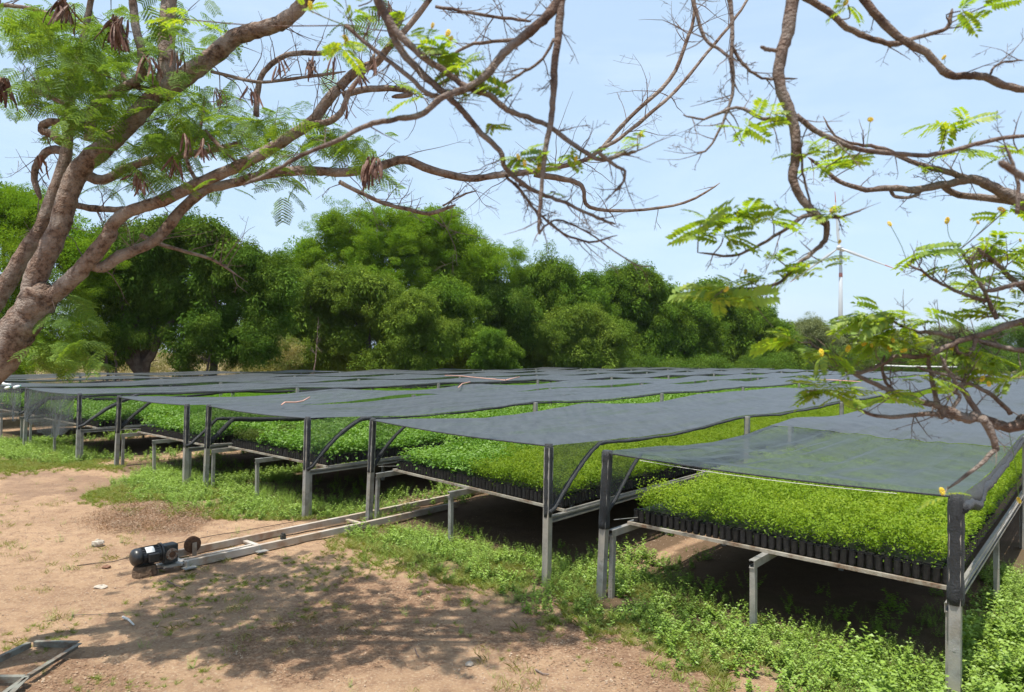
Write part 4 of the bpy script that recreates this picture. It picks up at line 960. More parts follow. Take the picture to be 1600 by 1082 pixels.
def near_tree():
    base = Vector((3.6, -1.6, 0))
    root = empty('flowering_tree', base, 'brown boughs with yellow-green leaflets and yellow flowers hanging across the view from above and right', 'tree')
    b_ = MB(); b_.tube(smooth([base - up * .1, base + Vector((-.1, .2, 1.6)), base + Vector((-.4, .8, 3.0)), Vector((2.9, -.4, 3.9))], 6), [.17 - .003 * i for i in range(19)], 14, bark=.04); b_.build('trunk', M['bark_near'], root, smooth=True)
    def over(pts, r0, r1):
        q = MB(); P_ = smooth(pts, 6, .006); q.tube(P_, [r0 + (r1 - r0) * i / (len(P_) - 1) for i in range(len(P_))], 10, bark=.05); q.build('bough', M['bark_near'], root, smooth=True)
    tA = aty(878, -10, 2.2); tB = aty(587, -10, 2.2); tC = aty(1241, -10, 2.3); tD = aty(1347, -5, 2.5); S = Vector((2.9, -.4, 3.85))
    over([S, Vector((1.9, .6, 4.4)), Vector((.9, 1.5, 4.3)), tA + Vector((.12, .0, .45)), tA], .11, .021)
    over([Vector((.9, 1.5, 4.3)), Vector((.1, 1.9, 4.3)), tB + Vector((.05, -.05, .4)), tB], .05, .02)
    over([Vector((1.9, .6, 4.4)), Vector((1.6, 1.6, 4.3)), tC + Vector((.05, -.1, .4)), tC], .07, .024)
    over([S, Vector((3.1, .8, 3.3)), aty(1760, 330, 2.7), aty(1600, 312, 2.9)], .09, .038)
    over([Vector((3.1, .8, 3.3)), Vector((3.0, 1.6, 2.8)), aty(1790, 560, 2.6), aty(1600, 502, 2.6)], .05, .017)
    over([Vector((3.0, 1.6, 2.8)), Vector((2.9, 2.0, 2.3)), aty(1700, 640, 2.6), aty(1596, 656, 2.6)], .05, .022)
    over([aty(1790, 560, 2.6), aty(1700, 470, 2.6), aty(1596, 449, 2.6)], .03, .012)
    tw = MB(); limbs = []
    def br(px, r0, r1, Y, tn=8, tl=.17, n=9, **kw):
        tn = int(tn * 1.15)
        q = MB(); P_, rd = limb(q, px, r0 * .80, r1 * .80, Y, n=n, jit=.8, bark=.07, **kw); q.build('branch', M['bark_near'], root, smooth=True); limbs.append((P_, rd)); 
        if tn: twigs(tw, P_, rd, tn, tl, 3, .05, .0026, 1.0, .0007, .25)
    a = 2.2
    br([(880, -10), (858, 22), (834, 44), (793, 78), (772, 103), (760, 118), (729, 138), (692, 152), (658, 179), (614, 187), (574, 196), (530, 219), (473, 243), (422, 270), (380, 290)], 10.5, 3, a, tn=10, sub=5)
    br([(878, -12), (874, 34), (867, 101), (865, 142), (861, 189), (852, 236), (847, 287), (843, 337), (842, 366)], 9, 3, a, tn=10, sub=5)
    br([(585, -12), (608, 37), (624, 74), (655, 111), (689, 142), (719, 169), (746, 202), (780, 236), (790, 263), (817, 287), (847, 304), (884, 317), (925, 337), (962, 351)], 9, 2.6, a + .05, tn=22, sub=5)
    br([(606, 28), (620, 50), (655, 84), (699, 115), (732, 138), (766, 150), (793, 172), (847, 192), (901, 229), (938, 250), (969, 243), (996, 236)], 8, 3.5, a + .02, tn=22, sub=5)
    br([(540, 40), (575, 70), (600, 90), (640, 122), (668, 146), (690, 152)], 4, 5, a + .05, tn=12)
    br([(865, 10), (830, 55), (800, 62), (740, 70), (700, 90)], 4, 3, a + .5, tn=16)
    br([(680, 10), (740, 22), (800, 30), (830, 34)], 3, 3, a + .6, tn=16)
    br([(866, 60), (848, 92), (820, 112), (790, 130), (770, 142)], 3, 2.6, a + .1, tn=6)
    br([(935, 238), (960, 258), (976, 268), (972, 290), (958, 300)], 4, 2, a, tn=8)
    br([(790, 275), (815, 300), (838, 330), (880, 365), (920, 378), (965, 368)], 3, 2, a + .1, tn=14)
    br([(842, 366), (856, 350), (880, 345), (930, 372), (990, 412), (1020, 416)], 2.2, 1.2, a + .1, tn=10)
    br([(1080, -15), (1085, 10), (1102, 60), (1120, 75), (1142, 92)], 4, 3, a + .2, tn=10)
    br([(1137, -15), (1143, 30), (1143, 90), (1146, 130), (1140, 165), (1125, 200), (1108, 232), (1088, 241)], 5, 1.6, a + .2, tn=14)
    br([(1143, 70), (1160, 100), (1185, 120), (1210, 124), (1246, 123)], 3.5, 2, a + .2, tn=6)
    br([(1068, 180), (1100, 186), (1150, 168), (1190, 185), (1228, 190)], 1.5, 4.5, a + .15, tn=8)
    br([(1241, -12), (1231, 51), (1219, 91), (1219, 135), (1235, 175), (1243, 215), (1243, 250), (1239, 280), (1252, 310), (1276, 337), (1293, 351)], 12.5, 7, a + .1, tn=5, sub=5, n=12)
    br([(1291, 347), (1290, 372), (1276, 390), (1246, 414), (1219, 441), (1188, 449), (1134, 453)], 6, 2, a + .1, tn=8)
    br([(1280, 338), (1256, 338), (1229, 358), (1188, 382), (1144, 400), (1090, 395)], 5, 2, a + .1, tn=8)
    br([(1250, 235), (1254, 270), (1262, 300), (1272, 330)], 2.5, 2, a + .1, tn=2)
    br([(1285, 340), (1310, 340), (1335, 332), (1350, 326)], 3, 1.6, a + .1, tn=3)
    br([(1214, 79), (1200, 77), (1188, 74)], 4, 4, a - .1, tn=0)
    br([(1249, -8), (1293, 17), (1323, 44), (1364, 61), (1390, 68), (1411, 69)], 7, 5, 2.4, tn=2)
    br([(1345, -8), (1374, 30), (1408, 61), (1448, 84), (1482, 117), (1515, 118), (1539, 121), (1570, 134), (1610, 142)], 8, 7, 2.4, tn=3)
    br([(1408, 66), (1448, 55), (1479, 44), (1488, 14)], 3.5, 4, 2.4, tn=5)
    br([(1546, 118), (1560, 100), (1600, 95)], 2.5, 2, 2.4, tn=2)
    br([(1244, 180), (1270, 202), (1296, 216), (1340, 233), (1398, 240), (1448, 243), (1499, 233), (1549, 219), (1610, 212)], 5.5, 4, 2.3, tn=6)
    br([(1610, 320), (1588, 310), (1566, 300), (1540, 288), (1516, 280), (1480, 288), (1431, 297), (1391, 294), (1354, 297), (1310, 283), (1285, 262), (1262, 246)], 13, 2.5, 2.9, tn=12, n=12)
    br([(1520, 283), (1490, 272), (1465, 265), (1424, 253), (1381, 233), (1340, 226), (1306, 213), (1286, 182)], 7, 1.6, 2.9, tn=12)
    br([(1600, 318), (1560, 312), (1500, 305), (1470, 290)], 9, 5, 2.95, tn=2)
    br([(1391, 296), (1400, 308), (1425, 308), (1440, 300)], 3.5, 3, 2.9, tn=2)
    br([(1610, 283), (1580, 264), (1560, 253)], 7, 7, 1.5, tn=0)
    br([(1590, 335), (1590, 290), (1582, 255), (1570, 228)], 4, 3, 2.0, tn=3)
    br([(1600, 660), (1580, 668), (1560, 664), (1526, 652), (1510, 655), (1492, 647), (1474, 640), (1470, 655)], 11, 8, 2.6, tn=5, n=12)
    br([(1500, 652), (1470, 648), (1441, 647), (1391, 652), (1357, 647), (1330, 632), (1303, 618)], 6, 2, 2.6, tn=10)
    br([(1536, 655), (1548, 675), (1556, 698), (1552, 706), (1520, 735), (1480, 765)], 9, 2.4, 2.5, tn=3)
    br([(1530, 652), (1512, 620), (1499, 606), (1478, 575), (1470, 555)], 6, 3, 2.6, tn=10)
    br([(1500, 655), (1465, 635), (1440, 628), (1414, 618), (1380, 606), (1340, 587), (1310, 572), (1296, 559), (1266, 535)], 7, 2.4, 2.6, tn=12)
    br([(1580, 647), (1549, 616), (1520, 602), (1492, 589), (1460, 582), (1431, 573)], 4.5, 2.5, 2.6, tn=10)
    br([(1466, 635), (1458, 600), (1452, 570), (1450, 545)], 5, 3, 2.65, tn=8)
    br([(1400, 615), (1385, 598), (1378, 575), (1382, 555)], 3.5, 2.5, 2.65, tn=6)
    br([(1488, 640), (1500, 620), (1492, 612), (1510, 600)], 4, 2.5, 2.6, tn=4)
    br([(1610, 500), (1583, 506), (1566, 512), (1545, 520), (1526, 525), (1495, 535), (1458, 552), (1430, 558), (1404, 556), (1380, 568), (1345, 582), (1310, 578)], 7.5, 3.5, 2.6, tn=10)
    br([(1490, 527), (1460, 520), (1431, 519), (1408, 508), (1380, 492)], 5, 2, 2.6, tn=10)
    br([(1610, 551), (1585, 546), (1560, 541), (1540, 536), (1520, 530)], 5.5, 4, 2.6, tn=8)
    br([(1524, 528), (1520, 545), (1510, 555), (1496, 550), (1494, 538)], 4, 3, 2.6, tn=2)
    br([(1610, 460), (1580, 436), (1566, 421), (1545, 402), (1526, 387)], 6, 3, 2.7, tn=14)
    br([(1558, 500), (1545, 472), (1530, 440), (1512, 412), (1500, 390)], 5, 2, 2.6, tn=10)
    br([(1540, 470), (1500, 458), (1465, 441), (1440, 424), (1418, 414)], 4, 1.8, 2.6, tn=12)
    br([(1610, 440), (1585, 445), (1560, 452), (1540, 455)], 5, 4, 2.5, tn=6)
    t_ = tw.build('twigs', M['bark_near'], root); t_['kind'] = 'stuff'
    # leaf sprays: px, py, depth, number of leaves, spread, length scale
    fl = []
    cl = [(1172, 196, 2.3, 6, 22, 1.), (1210, 180, 2.3, 4, 14, .9), (1480, 195, 2.85, 9, 34, 1.2), (1500, 235, 2.85, 5, 24, 1), (1440, 262, 2.85, 4, 16, .8), (1270, 240, 2.3, 6, 22, .9), (1305, 232, 2.4, 5, 18, .9), (1290, 262, 2.5, 6, 22, .9), (1340, 258, 2.6, 3, 16, .9),
          (1100, 345, 2.2, 8, 26, 1.1), (1160, 335, 2.2, 9, 30, 1.15), (1130, 372, 2.2, 6, 24, 1.), (1205, 335, 2.2, 5, 18, .9), (1130, 455, 2.25, 8, 20, 1.1), (1110, 470, 2.25, 4, 14, 1.1), (1250, 425, 2.3, 8, 22, 1), (1285, 410, 2.3, 4, 12, .8), (1215, 405, 2.3, 3, 14, .8), (1300, 335, 2.3, 5, 10, .8),
          (1570, 330, 2.5, 4, 20, 1.1), (1590, 235, 2.3, 3, 12, 1), (1540, 10, 2.3, 8, 24, .9), (1500, 18, 2.3, 3, 12, .8), (1325, 8, 2.3, 3, 12, .8), (1440, 395, 2.6, 6, 24, 1.15), (1480, 420, 2.6, 6, 24, .9), (1550, 385, 2.7, 10, 30, 1.15), (1590, 400, 2.7, 8, 26, 1.15), (1560, 430, 2.7, 7, 26, 1), (1520, 450, 2.7, 6, 22, .9), (1540, 490, 2.7, 8, 24, 1.1), (1590, 480, 2.7, 7, 22, 1.1),
          (1385, 490, 2.5, 12, 26, 1.25), (1350, 500, 2.5, 8, 22, 1.2), (1400, 515, 2.5, 8, 22, 1.1), (1450, 500, 2.6, 4, 16, 1.), (1370, 535, 2.55, 8, 22, 1.), (1240, 530, 2.55, 7, 20, 1.15), (1285, 555, 2.55, 6, 20, 1.), (1330, 560, 2.6, 6, 22, 1), (1420, 545, 2.6, 6, 26, 1.), (1490, 555, 2.65, 10, 28, 1.1), (1545, 565, 2.65, 8, 26, 1.1), (1580, 600, 2.6, 5, 22, 1), (1460, 590, 2.6, 4, 20, .9), (1510, 585, 2.65, 6, 24, 1),
          (1290, 610, 2.5, 9, 22, 1.15), (1330, 612, 2.5, 5, 16, 1.), (1260, 612, 2.5, 3, 10, 1.1), (1480, 610, 2.6, 3, 16, .8), (1380, 625, 2.6, 3, 16, .8), (1475, 775, 2.45, 2, 6, .7),
          (690, 85, 2.25, 8, 24, .9), (715, 110, 2.25, 7, 20, .9), (670, 60, 2.3, 5, 18, .8), (540, 70, 2.35, 6, 18, .8), (560, 10, 2.3, 4, 18, .9), (625, 20, 2.4, 3, 16, .8), (800, 148, 2.25, 3, 10, .9), (660, 150, 2.2, 2, 8, .9), (770, 195, 2.25, 3, 12, .7), (808, 250, 2.25, 7, 16, .9), (835, 258, 2.25, 3, 12, .8), (900, 245, 2.25, 5, 16, .8), (975, 235, 2.25, 4, 16, .8), (740, 150, 2.25, 3, 12, .8), (860, 300, 2.3, 2, 8, .7), (285, 30, 2.6, 6, 20, 1.1), (475, 12, 2.5, 3, 8, .6), (1000, 210, 2.3, 2, 10, .7), (1180, 440, 2.3, 3, 14, .7), (1330, 250, 2.4, 3, 14, .7)]
    allp = [(p, r_) for P_, rd in limbs for p, r_ in zip(P_, rd)]
    fls = []
    for (px, py, Y, cn, spd, sc_) in cl:
        c_ = aty(px, py, Y); near_p = min(allp, key=lambda q: (q[0] - c_).length)[0]
        if (near_p - c_).length > .01:
            q = MB(); mid = (near_p + c_) / 2 + Vector((random.gauss(0, .01), random.gauss(0, .01), random.gauss(0, .01)))
            q.tube(smooth([near_p, mid, c_], 3), .0022, 5); q.build('twig', M['bark_near'], root)
        for i in range(int(cn * 1.0 + .5)):
            off = Vector((random.gauss(0, spd * .35), random.gauss(0, spd * .3), random.gauss(0, spd * .22))) * Y / FPX
            th = random.uniform(0, 6.283); s_ = sc_ * random.uniform(.6, 1.05) * 1.05
            link_mesh('leaf', random.choice(FR), root, c_ + off - base, (random.gauss(.0, .5), random.uniform(-.35, .5), th), (s_, s_, s_))
        if random.random() < .12: fls.append((px + random.gauss(0, spd * .5), py + random.gauss(0, spd * .4), Y))
    # yellow flower heads
    fb = MB()
    for i in range(26):
        z = .024 * i / 26 - .012; a_ = i * 2.4; r_ = .0075 * math.sqrt(max(0, 1 - (z / .013) ** 2)); p_ = Vector((math.cos(a_) * r_, math.sin(a_) * r_, z)); q = .0034
        fb.lathe(p_, p_ + Vector((0, 0, .001)), [(-q, q * .4), (0, q), (q, q * .3)], 4)
    FB = fb.mesh('flower', M['flower'])
    ex = [(1395, 532, 2.5), (1390, 545, 2.5), (1362, 540, 2.5), (1350, 538, 2.5), (1412, 548, 2.5), (1535, 592, 2.55), (1545, 600, 2.55), (1472, 768, 2.46), (1165, 425, 2.3), (1135, 452, 2.2), (1444, 428, 2.6), (1312, 378, 2.3), (1475, 90, 2.4), (700, 52, 2.2), (705, 60, 2.25), (810, 245, 2.22), (820, 255, 2.22), (676, 40, 2.2), (540, 60, 2.3), (1480, 345, 2.6), (1528, 348, 2.6), (1360, 187, 2.3), (485, 8, 2.4), (900, 248, 2.2), (1390, 350, 2.5), (1325, 545, 2.5), (1592, 782, 2.6)]
    for (px, py, Y) in fls + ex:
        c_ = aty(px, py, Y); near_p = min(allp, key=lambda q: (q[0] - c_).length)[0]
        if (near_p - c_).length > .012:
            q = MB(); q.tube(smooth([near_p, (near_p + c_) / 2 + Vector((random.gauss(0, .008), 0, -.008)), c_], 3), .0011, 4); q.build('flower_stalk', M['frond'], root)
        s_ = random.uniform(.45, .9); link_mesh('flower', FB, root, aty(px, py, Y) - base, (random.gauss(0, .5), random.gauss(0, .5), 0), (s_, s_, s_ * 1.2))
near_tree()

# ------------------------------------------------------------------ background trees
def clump(nl, rad, l, wr, droop, flat=.8):
    d0 = rdir(nl); rr = rad * rng.uniform(.15, 1, nl) ** .5; base = d0 * rr[:, None] * np.array([1, 1, flat])
    dv = d0 * .8 + rng.normal(size=(nl, 3)) * .5; dv[:, 2] -= droop; dv /= np.linalg.norm(dv, axis=1, keepdims=True)
    ll = l * rng.uniform(.6, 1.3, nl)
    up_ = rdir(nl, 1.2)
    sv = np.cross(dv, up_); sv /= np.linalg.norm(sv, axis=1, keepdims=True); w_ = (ll * wr)[:, None]; ll = ll[:, None]
    V_ = np.stack([base, base + dv * ll * .45 + sv * w_ / 2, base + dv * ll, base + dv * ll * .45 - sv * w_ / 2], 1)
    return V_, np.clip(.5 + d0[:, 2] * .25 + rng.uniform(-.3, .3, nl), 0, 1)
dummy = leafmat('crown_leaf', (.05, .10, .02), (.09, .16, .03))
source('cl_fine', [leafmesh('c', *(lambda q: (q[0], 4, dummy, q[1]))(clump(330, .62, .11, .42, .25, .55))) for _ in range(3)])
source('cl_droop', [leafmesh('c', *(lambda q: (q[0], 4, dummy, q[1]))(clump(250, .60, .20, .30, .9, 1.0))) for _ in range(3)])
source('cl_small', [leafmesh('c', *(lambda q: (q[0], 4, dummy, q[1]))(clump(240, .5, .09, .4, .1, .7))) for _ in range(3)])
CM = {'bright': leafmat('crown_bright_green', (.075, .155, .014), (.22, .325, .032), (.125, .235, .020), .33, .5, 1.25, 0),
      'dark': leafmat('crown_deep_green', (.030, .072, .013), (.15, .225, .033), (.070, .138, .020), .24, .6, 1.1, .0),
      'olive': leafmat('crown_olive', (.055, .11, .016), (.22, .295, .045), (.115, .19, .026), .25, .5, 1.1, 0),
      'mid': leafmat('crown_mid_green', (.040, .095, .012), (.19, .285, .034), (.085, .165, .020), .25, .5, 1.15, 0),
      'pale': leafmat('crown_pale_scrub', (.12, .15, .06), (.20, .23, .10), (.16, .19, .08), .25, .5),
      'dry': leafmat('dry_undergrowth', (.16, .15, .05), (.30, .26, .10), (.12, .15, .04), .3, .9)}
def far_tree(name, px, py_top, Y, lobes, cm, key, label, cat='tree', dens=1.0, trunks=((0, 0, .22),), cs=1.0, group='trees behind the benches', shell=.62):
    """lobes: (photo x, photo y, rx px, ry px, depth factor) drawn round the crown; converted to metres at depth Y"""
    base = aty(px, 553, Y); base.z = 0; root = empty(name, base, label, cat, group)
    sc_ = Y / FPX; pts = []; cents = []; szs = []
    for (lx, ly, rx, ry, df) in lobes:
        c_ = aty(lx, ly, Y + random.uniform(-1.2, 1.2) * df); rx_, ry_ = rx * sc_, ry * sc_; cents.append((c_, rx_, ry_))
        nb = max(6, int(dens * 5.5 * (rx_ * ry_) ** .9 / cs ** 1.7)); dd = rdir(nb)
        for kd_ in rdir(3): dd = dd[(dd @ kd_) < rng.uniform(.62, .88)]      # dents in the outline
        nb = len(dd); dd = dd + rng.normal(size=3) * .12
        rb = rng.uniform(.58, 1.28, nb) + (rng.random(nb) < .18) * rng.uniform(0, .40, nb)
        bc_ = dd * rb[:, None] * np.array([rx_, rx_ * df, ry_]); m6 = 5
        q = np.repeat(bc_, m6, 0) + rng.normal(size=(nb * m6, 3)) * np.array([.30, .30, .26]) * cs
        q[:, 2] -= rng.uniform(0, .45, nb * m6) * cs
        pts.append(q + np.array(c_[:])); szs.append(rng.uniform(.30, .85, nb * m6))
        ni = max(4, int(nb * .8)); qi = rdir(ni) * rng.uniform(.1, .62, ni)[:, None] * np.array([rx_, rx_ * df, ry_])
        pts.append(qi + np.array(c_[:])); szs.append(rng.uniform(.9, 1.5, ni))
    pts = np.concatenate(pts); szs = np.concatenate(szs); ok_ = pts[:, 2] > .15; pts = pts[ok_]; szs = szs[ok_]
    allc = MB()
    for (dx, dy, r_) in trunks:
        tr = MB()
        b0 = base + Vector((dx, dy, -.1)); tops = sorted(cents, key=lambda q: abs(q[0].x - b0.x))[:max(2, len(cents) // max(1, len(trunks)))]
        tops = random.sample(tops, min(7, len(tops))); hh = min(t_[0].z for t_ in tops); fork = b0 + Vector((random.uniform(-.5, .5), 0, max(1.0, hh * .45)))
        tr.tube(smooth([b0, (b0 + fork) / 2 + Vector((random.uniform(-.25, .25), 0, 0)), fork], 4, .02), [r_ * (1.2 - .05 * i) for i in range(9)], 8, bark=.08)
        tr.build('trunk', M['bark_far'], root, smooth=True)
        for (c_, rx_, ry_) in tops:
            P_ = smooth([fork - up * .2, (fork + c_) / 2 + Vector((random.uniform(-.5, .5), random.uniform(-.5, .5), random.uniform(0, .5))), c_ + Vector((0, 0, ry_ * .2))], 5, .04)
            rd = [r_ * .6 * (1 - .75 * i / (len(P_) - 1)) for i in range(len(P_))]; allc.tube(P_, rd, 6, bark=.08)
            twigs(allc, P_, rd, 5, rx_ * .8, 2, .3, .04, 1, .012)
    li = allc.build('limbs', M['bark_far'], root); li['kind'] = 'stuff'
    n_ = len(pts); rot = np.stack([rng.normal(size=n_) * .35, rng.normal(size=n_) * .35, rng.uniform(0, 6.283, n_)], 1)
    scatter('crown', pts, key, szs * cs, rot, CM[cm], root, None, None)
def auto_lobes(x0, x1, yt, yb, n, r=(26, 44), prof=None):
    o_ = []
    for _ in range(int(n * 3.0)):
        x = random.uniform(x0, x1); f = (x - x0) / (x1 - x0); top = yt + (1 - math.sin(math.pi * min(max(f, .04), .96)) ** .6) * (yb - yt) * .45
        if prof: top = prof(x)
        rx = random.uniform(r[0] * .5, r[1] * .85); ry = rx * random.uniform(.55, 1.0); y = random.uniform(top + ry, max(top + ry + 1, yb)) if random.random() > .33 else top + ry * random.uniform(.8, 1.6)
        o_.append((x, y, rx, ry, .9))
    return o_
far_tree('broad_tree', 40, 280, 34, auto_lobes(-110, 140, 285, 560, 20, (34, 54)), 'bright', 'cl_fine', 'bright green tree behind the leaning trunk at the left edge', dens=1.1)
far_tree('dense_tree', 225, 340, 37, auto_lobes(140, 440, 345, 545, 34, (30, 48), lambda x: 345 + abs(x - 270) ** 1.6 * .012 + (20 if x > 380 else 0)), 'dark', 'cl_droop', 'large dark dense tree left of centre with a thick dark trunk', dens=1.25, trunks=((0, 0, .42), (3.2, .5, .22)))
far_tree('tall_umbrella_tree', 600, 322, 58, [(540, 372, 60, 22, 1.), (600, 350, 62, 20, 1.), (655, 352, 60, 18, 1), (700, 372, 62, 20, 1), (745, 395, 52, 18, 1), (500, 395, 48, 20, 1), (590, 385, 60, 20, 1), (650, 395, 60, 20, 1), (470, 415, 36, 18, 1), (560, 410, 55, 18, 1), (700, 415, 55, 22, 1), (760, 425, 45, 22, 1), (620, 336, 44, 14, 1), (640, 440, 60, 22, 1), (560, 440, 50, 20, 1), (720, 455, 50, 24, 1), (675, 334, 34, 12, 1), (520, 352, 44, 20, 1), (570, 340, 46, 18, 1), (630, 345, 50, 20, 1), (690, 352, 48, 20, 1), (725, 370, 48, 22, 1), (770, 400, 42, 20, 1), (480, 392, 40, 22, 1), (610, 370, 60, 24, 1), (540, 395, 54, 24, 1), (670, 385, 58, 26, 1), (730, 400, 50, 26, 1), (600, 415, 60, 28, 1), (690, 430, 56, 28, 1), (455, 425, 28, 16, 1)], 'bright', 'cl_fine', 'tallest broad crowned bright green tree above all the others', dens=2.6, trunks=((0, 0, .6),), cs=1.35, shell=.45)
far_tree('drooping_tree', 530, 420, 47, auto_lobes(430, 650, 420, 565, 26, (22, 36)), 'olive', 'cl_droop', 'olive green drooping tree standing in front of the tallest tree', dens=1.2, trunks=((-2, 0, .2), (2, .5, .16)), cs=1.05)
far_tree('drooping_tree', 650, 462, 46, auto_lobes(600, 698, 462, 575, 11, (16, 28)), 'olive', 'cl_droop', 'light olive low crown just right of the large olive tree', dens=1.2, cs=.9)
far_tree('dense_tree', 740, 440, 58, auto_lobes(660, 830, 430, 565, 24, (24, 38)), 'dark', 'cl_droop', 'dark green crown in the gap right of the tallest tree', dens=1.2, cs=1.25)
far_tree('drooping_tree', 455, 455, 52, auto_lobes(405, 500, 455, 572, 13, (18, 28)), 'mid', 'cl_droop', 'green crown filling the gap between the dark tree and the olive tree', dens=1.2, cs=1.1)
far_tree('dense_tree', 700, 440, 54, auto_lobes(650, 745, 440, 570, 13, (18, 28)), 'mid', 'cl_droop', 'green crown under the right side of the tallest tree', dens=1.2, cs=1.15)
far_tree('small_round_tree', 762, 518, 50, auto_lobes(728, 796, 518, 578, 9, (11, 18)), 'mid', 'cl_droop', 'small round light green tree low in front of the dark gap', dens=1.2, cs=.75)
far_tree('dense_tree', 860, 408, 62, auto_lobes(785, 940, 408, 570, 26, (22, 38)), 'mid', 'cl_droop', 'mid green dense tree right of centre with a bumpy top', dens=1.2, cs=1.3)
far_tree('dense_tree', 905, 470, 58, auto_lobes(840, 975, 478, 575, 16, (18, 28)), 'olive', 'cl_droop', 'lower bright lobed crown in front of the mid green tree', dens=1.2, cs=1.05)
far_tree('dense_tree', 985, 415, 68, auto_lobes(930, 1042, 415, 572, 22, (20, 32)), 'mid', 'cl_droop', 'dense tree with pale top below the thin bare branch', dens=1.2, cs=1.35)
far_tree('dense_tree', 1055, 462, 70, auto_lobes(1000, 1110, 455, 572, 18, (18, 28)), 'mid', 'cl_droop', 'green tree between the pale topped one and the right end', dens=1.2, cs=1.3)
far_tree('dense_tree', 1110, 440, 74, auto_lobes(1070, 1165, 442, 572, 16, (18, 28)), 'mid', 'cl_droop', 'round topped green tree behind the hanging yellow spray', dens=1.2, cs=1.35)
far_tree('dense_tree', 1180, 465, 78, auto_lobes(1130, 1235, 462, 574, 18, (16, 26), lambda x: 462 + max(0, x - 1165) * .8), 'mid', 'cl_droop', 'last green tree at the right end of the dense row', dens=1.2, cs=1.4)
for i, (x0, x1, yt, lb, cm_) in enumerate(((1215, 1300, 498, 'pale olive scrub tree just right of the dense tree row', 'pale'), (1285, 1360, 512, 'pale scrub tree at the foot of the wind turbine', 'pale'), (1350, 1450, 520, 'pale scrub tree behind the flowering branch', 'pale'), (1440, 1530, 508, 'grey green scrub tree far behind the lower right boughs', 'pale'), (1510, 1640, 505, 'green scrub tree at the far right edge', 'mid'), (1600, 1760, 500, 'scrub tree beyond the right picture edge', 'mid'))):
    far_tree('scrub_tree', (x0 + x1) / 2, yt, 92 + i % 2 * 8, auto_lobes(x0, x1, yt, 578, 14, (13, 22)), cm_, 'cl_small', lb, dens=1.0, cs=1.9, group='pale scrub trees at right')
# undergrowth below the crowns
def under(x0, x1, yt, Y, n_, cm, label, cs=1.):
    pts = [];
    for _ in range(n_):
        x = random.uniform(x0, x1); y = random.uniform(yt + 26 * (float(vnoise(x, Y, 26, 9)) - .5), 583); p_ = aty(x, y, Y + random.uniform(-2, 3)); p_.z = max(.2, p_.z)
        pts.append(p_[:])
    scatter('undergrowth', pts, 'cl_small', rng.uniform(.5, 1.1, n_) * cs, None, CM[cm], None, label, 'undergrowth')
under(-120, 470, 538, 44, 650, 'dry', 'dry yellowish undergrowth behind the dark tree at left')
under(380, 560, 480, 50, 420, 'olive', 'light olive undergrowth between the dark tree and the drooping tree')
under(420, 1240, 562, 64, 900, 'dark', 'dark undergrowth at the foot of the tree row', 1.5)
under(1220, 1700, 545, 88, 420, 'dark', 'dark low undergrowth under the pale scrub', 1.8)
for i, (x, y1, lean, lb) in enumerate(((497, 495, 14, 'thin bare trunk standing alone in front of the olive green tree'), (330, 545, 25, 'dark leaning stem to the right of the dark trunk'), (162, 545, -4, 'thin dark stem left of the thick dark trunk'), (180, 548, 5, 'second thin dark stem left of the thick dark trunk'))):
    Y = 36 if i else 45; b0 = aty(x - lean, 590, Y); b0.z = 0; t1 = aty(x, y1, Y); b_ = MB(); P_ = smooth([b0, (b0 + t1) / 2 + Vector((.15, 0, 0)), t1], 5, .03)
    r_ = empty('thin_tree', b0, lb, 'tree'); b_.tube(P_, [(.06 if i == 0 else .09) - .005 * q for q in range(len(P_))], 6); b_.build('trunk', M['bark'] if i == 0 else M['bark_far'], r_)
    b_ = MB(); twigs(b_, P_, [.06] * len(P_), 8, 1.2, 2, .4, .03, 1, .01); q = b_.build('twigs', M['bark_far'], r_); q['kind'] = 'stuff'

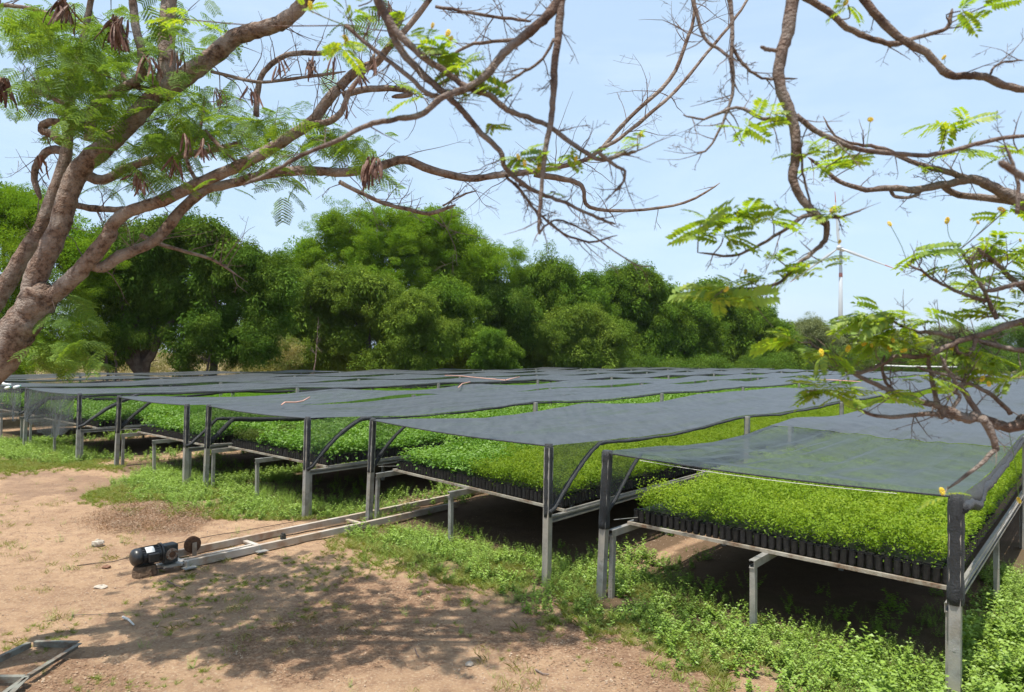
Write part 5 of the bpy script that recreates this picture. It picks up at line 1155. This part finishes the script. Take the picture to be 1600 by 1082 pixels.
# ------------------------------------------------------------------ wind turbine
def turbine():
    Y = 400; base = aty(1313, 553, Y); base.z = 0; root = empty('wind_turbine', base, 'white three bladed wind turbine with a red band rising behind the trees at right', 'wind turbine')
    hub = aty(1313, 389, Y); H = hub.z
    b_ = MB(); b_.lathe(base, (0, 0, 1), [(0, 1.45), (H * .5, 1.15), (H - 1.5, .85)], 24); b_.build('tower', M['white'], root, smooth=True)
    zb = aty(1313, 430, Y).z
    b_ = MB(); b_.lathe(base + up * (zb - 1.2), (0, 0, 1), [(0, 1.02), (2.4, 1.0)], 24); b_.build('red_band', M['red'], root, smooth=True)
    dx = Vector((.62, .78, 0)).normalized(); b_ = MB(); c_ = Vector((base.x, base.y, H)) + dx * 1.4; b_.box(c_, dx * 4.4, dx.cross(up) * 1.1, up * 1.1); na = b_.build('nacelle', M['white'], root); mod = na.modifiers.new('b', 'BEVEL'); mod.width = .6; mod.segments = 3
    hc = Vector((base.x, base.y, H)) - dx * 4.2; b_ = MB(); b_.lathe(hc, -dx, [(-.8, 1.3), (0, 1.5), (1.0, 1.2), (1.9, .3)], 16); b_.build('hub', M['white'], root, smooth=True)
    pl = up; sd_ = dx.cross(up).normalized()
    for an in (-4, 116, 236):
        v = (Matrix.Rotation(R(an), 3, dx) @ up).normalized(); ln = 31.0; w_ = v.cross(dx).normalized()
        for nm, f0, f1, m_ in (('blade', 0, .80, 'white'), ('blade_tip', .80, 1, 'red')):
            b_ = MB(); vs = []; K = 10
            for i in range(K + 1):
                f = f0 + (f1 - f0) * i / K; ch = (.9 + 1.5 * min(1, f / .2)) * (1 - .85 * max(0, f - .2) / .8) * .38; p_ = hc + v * (1.2 + ln * f) - dx * .2 * f
                vs += [p_ + w_ * ch, p_ + dx * .28 * (1 - f * .7), p_ - w_ * ch, p_ - dx * .28 * (1 - f * .7)]
            b_.add(vs, [(i * 4 + k, i * 4 + (k + 1) % 4, (i + 1) * 4 + (k + 1) % 4, (i + 1) * 4 + k) for i in range(K) for k in range(4)] + [(0, 1, 2, 3), (K * 4 + 3, K * 4 + 2, K * 4 + 1, K * 4)])
            o_ = b_.build(nm, M[m_] if not (nm == 'blade_tip') else M['red'], root)
turbine()
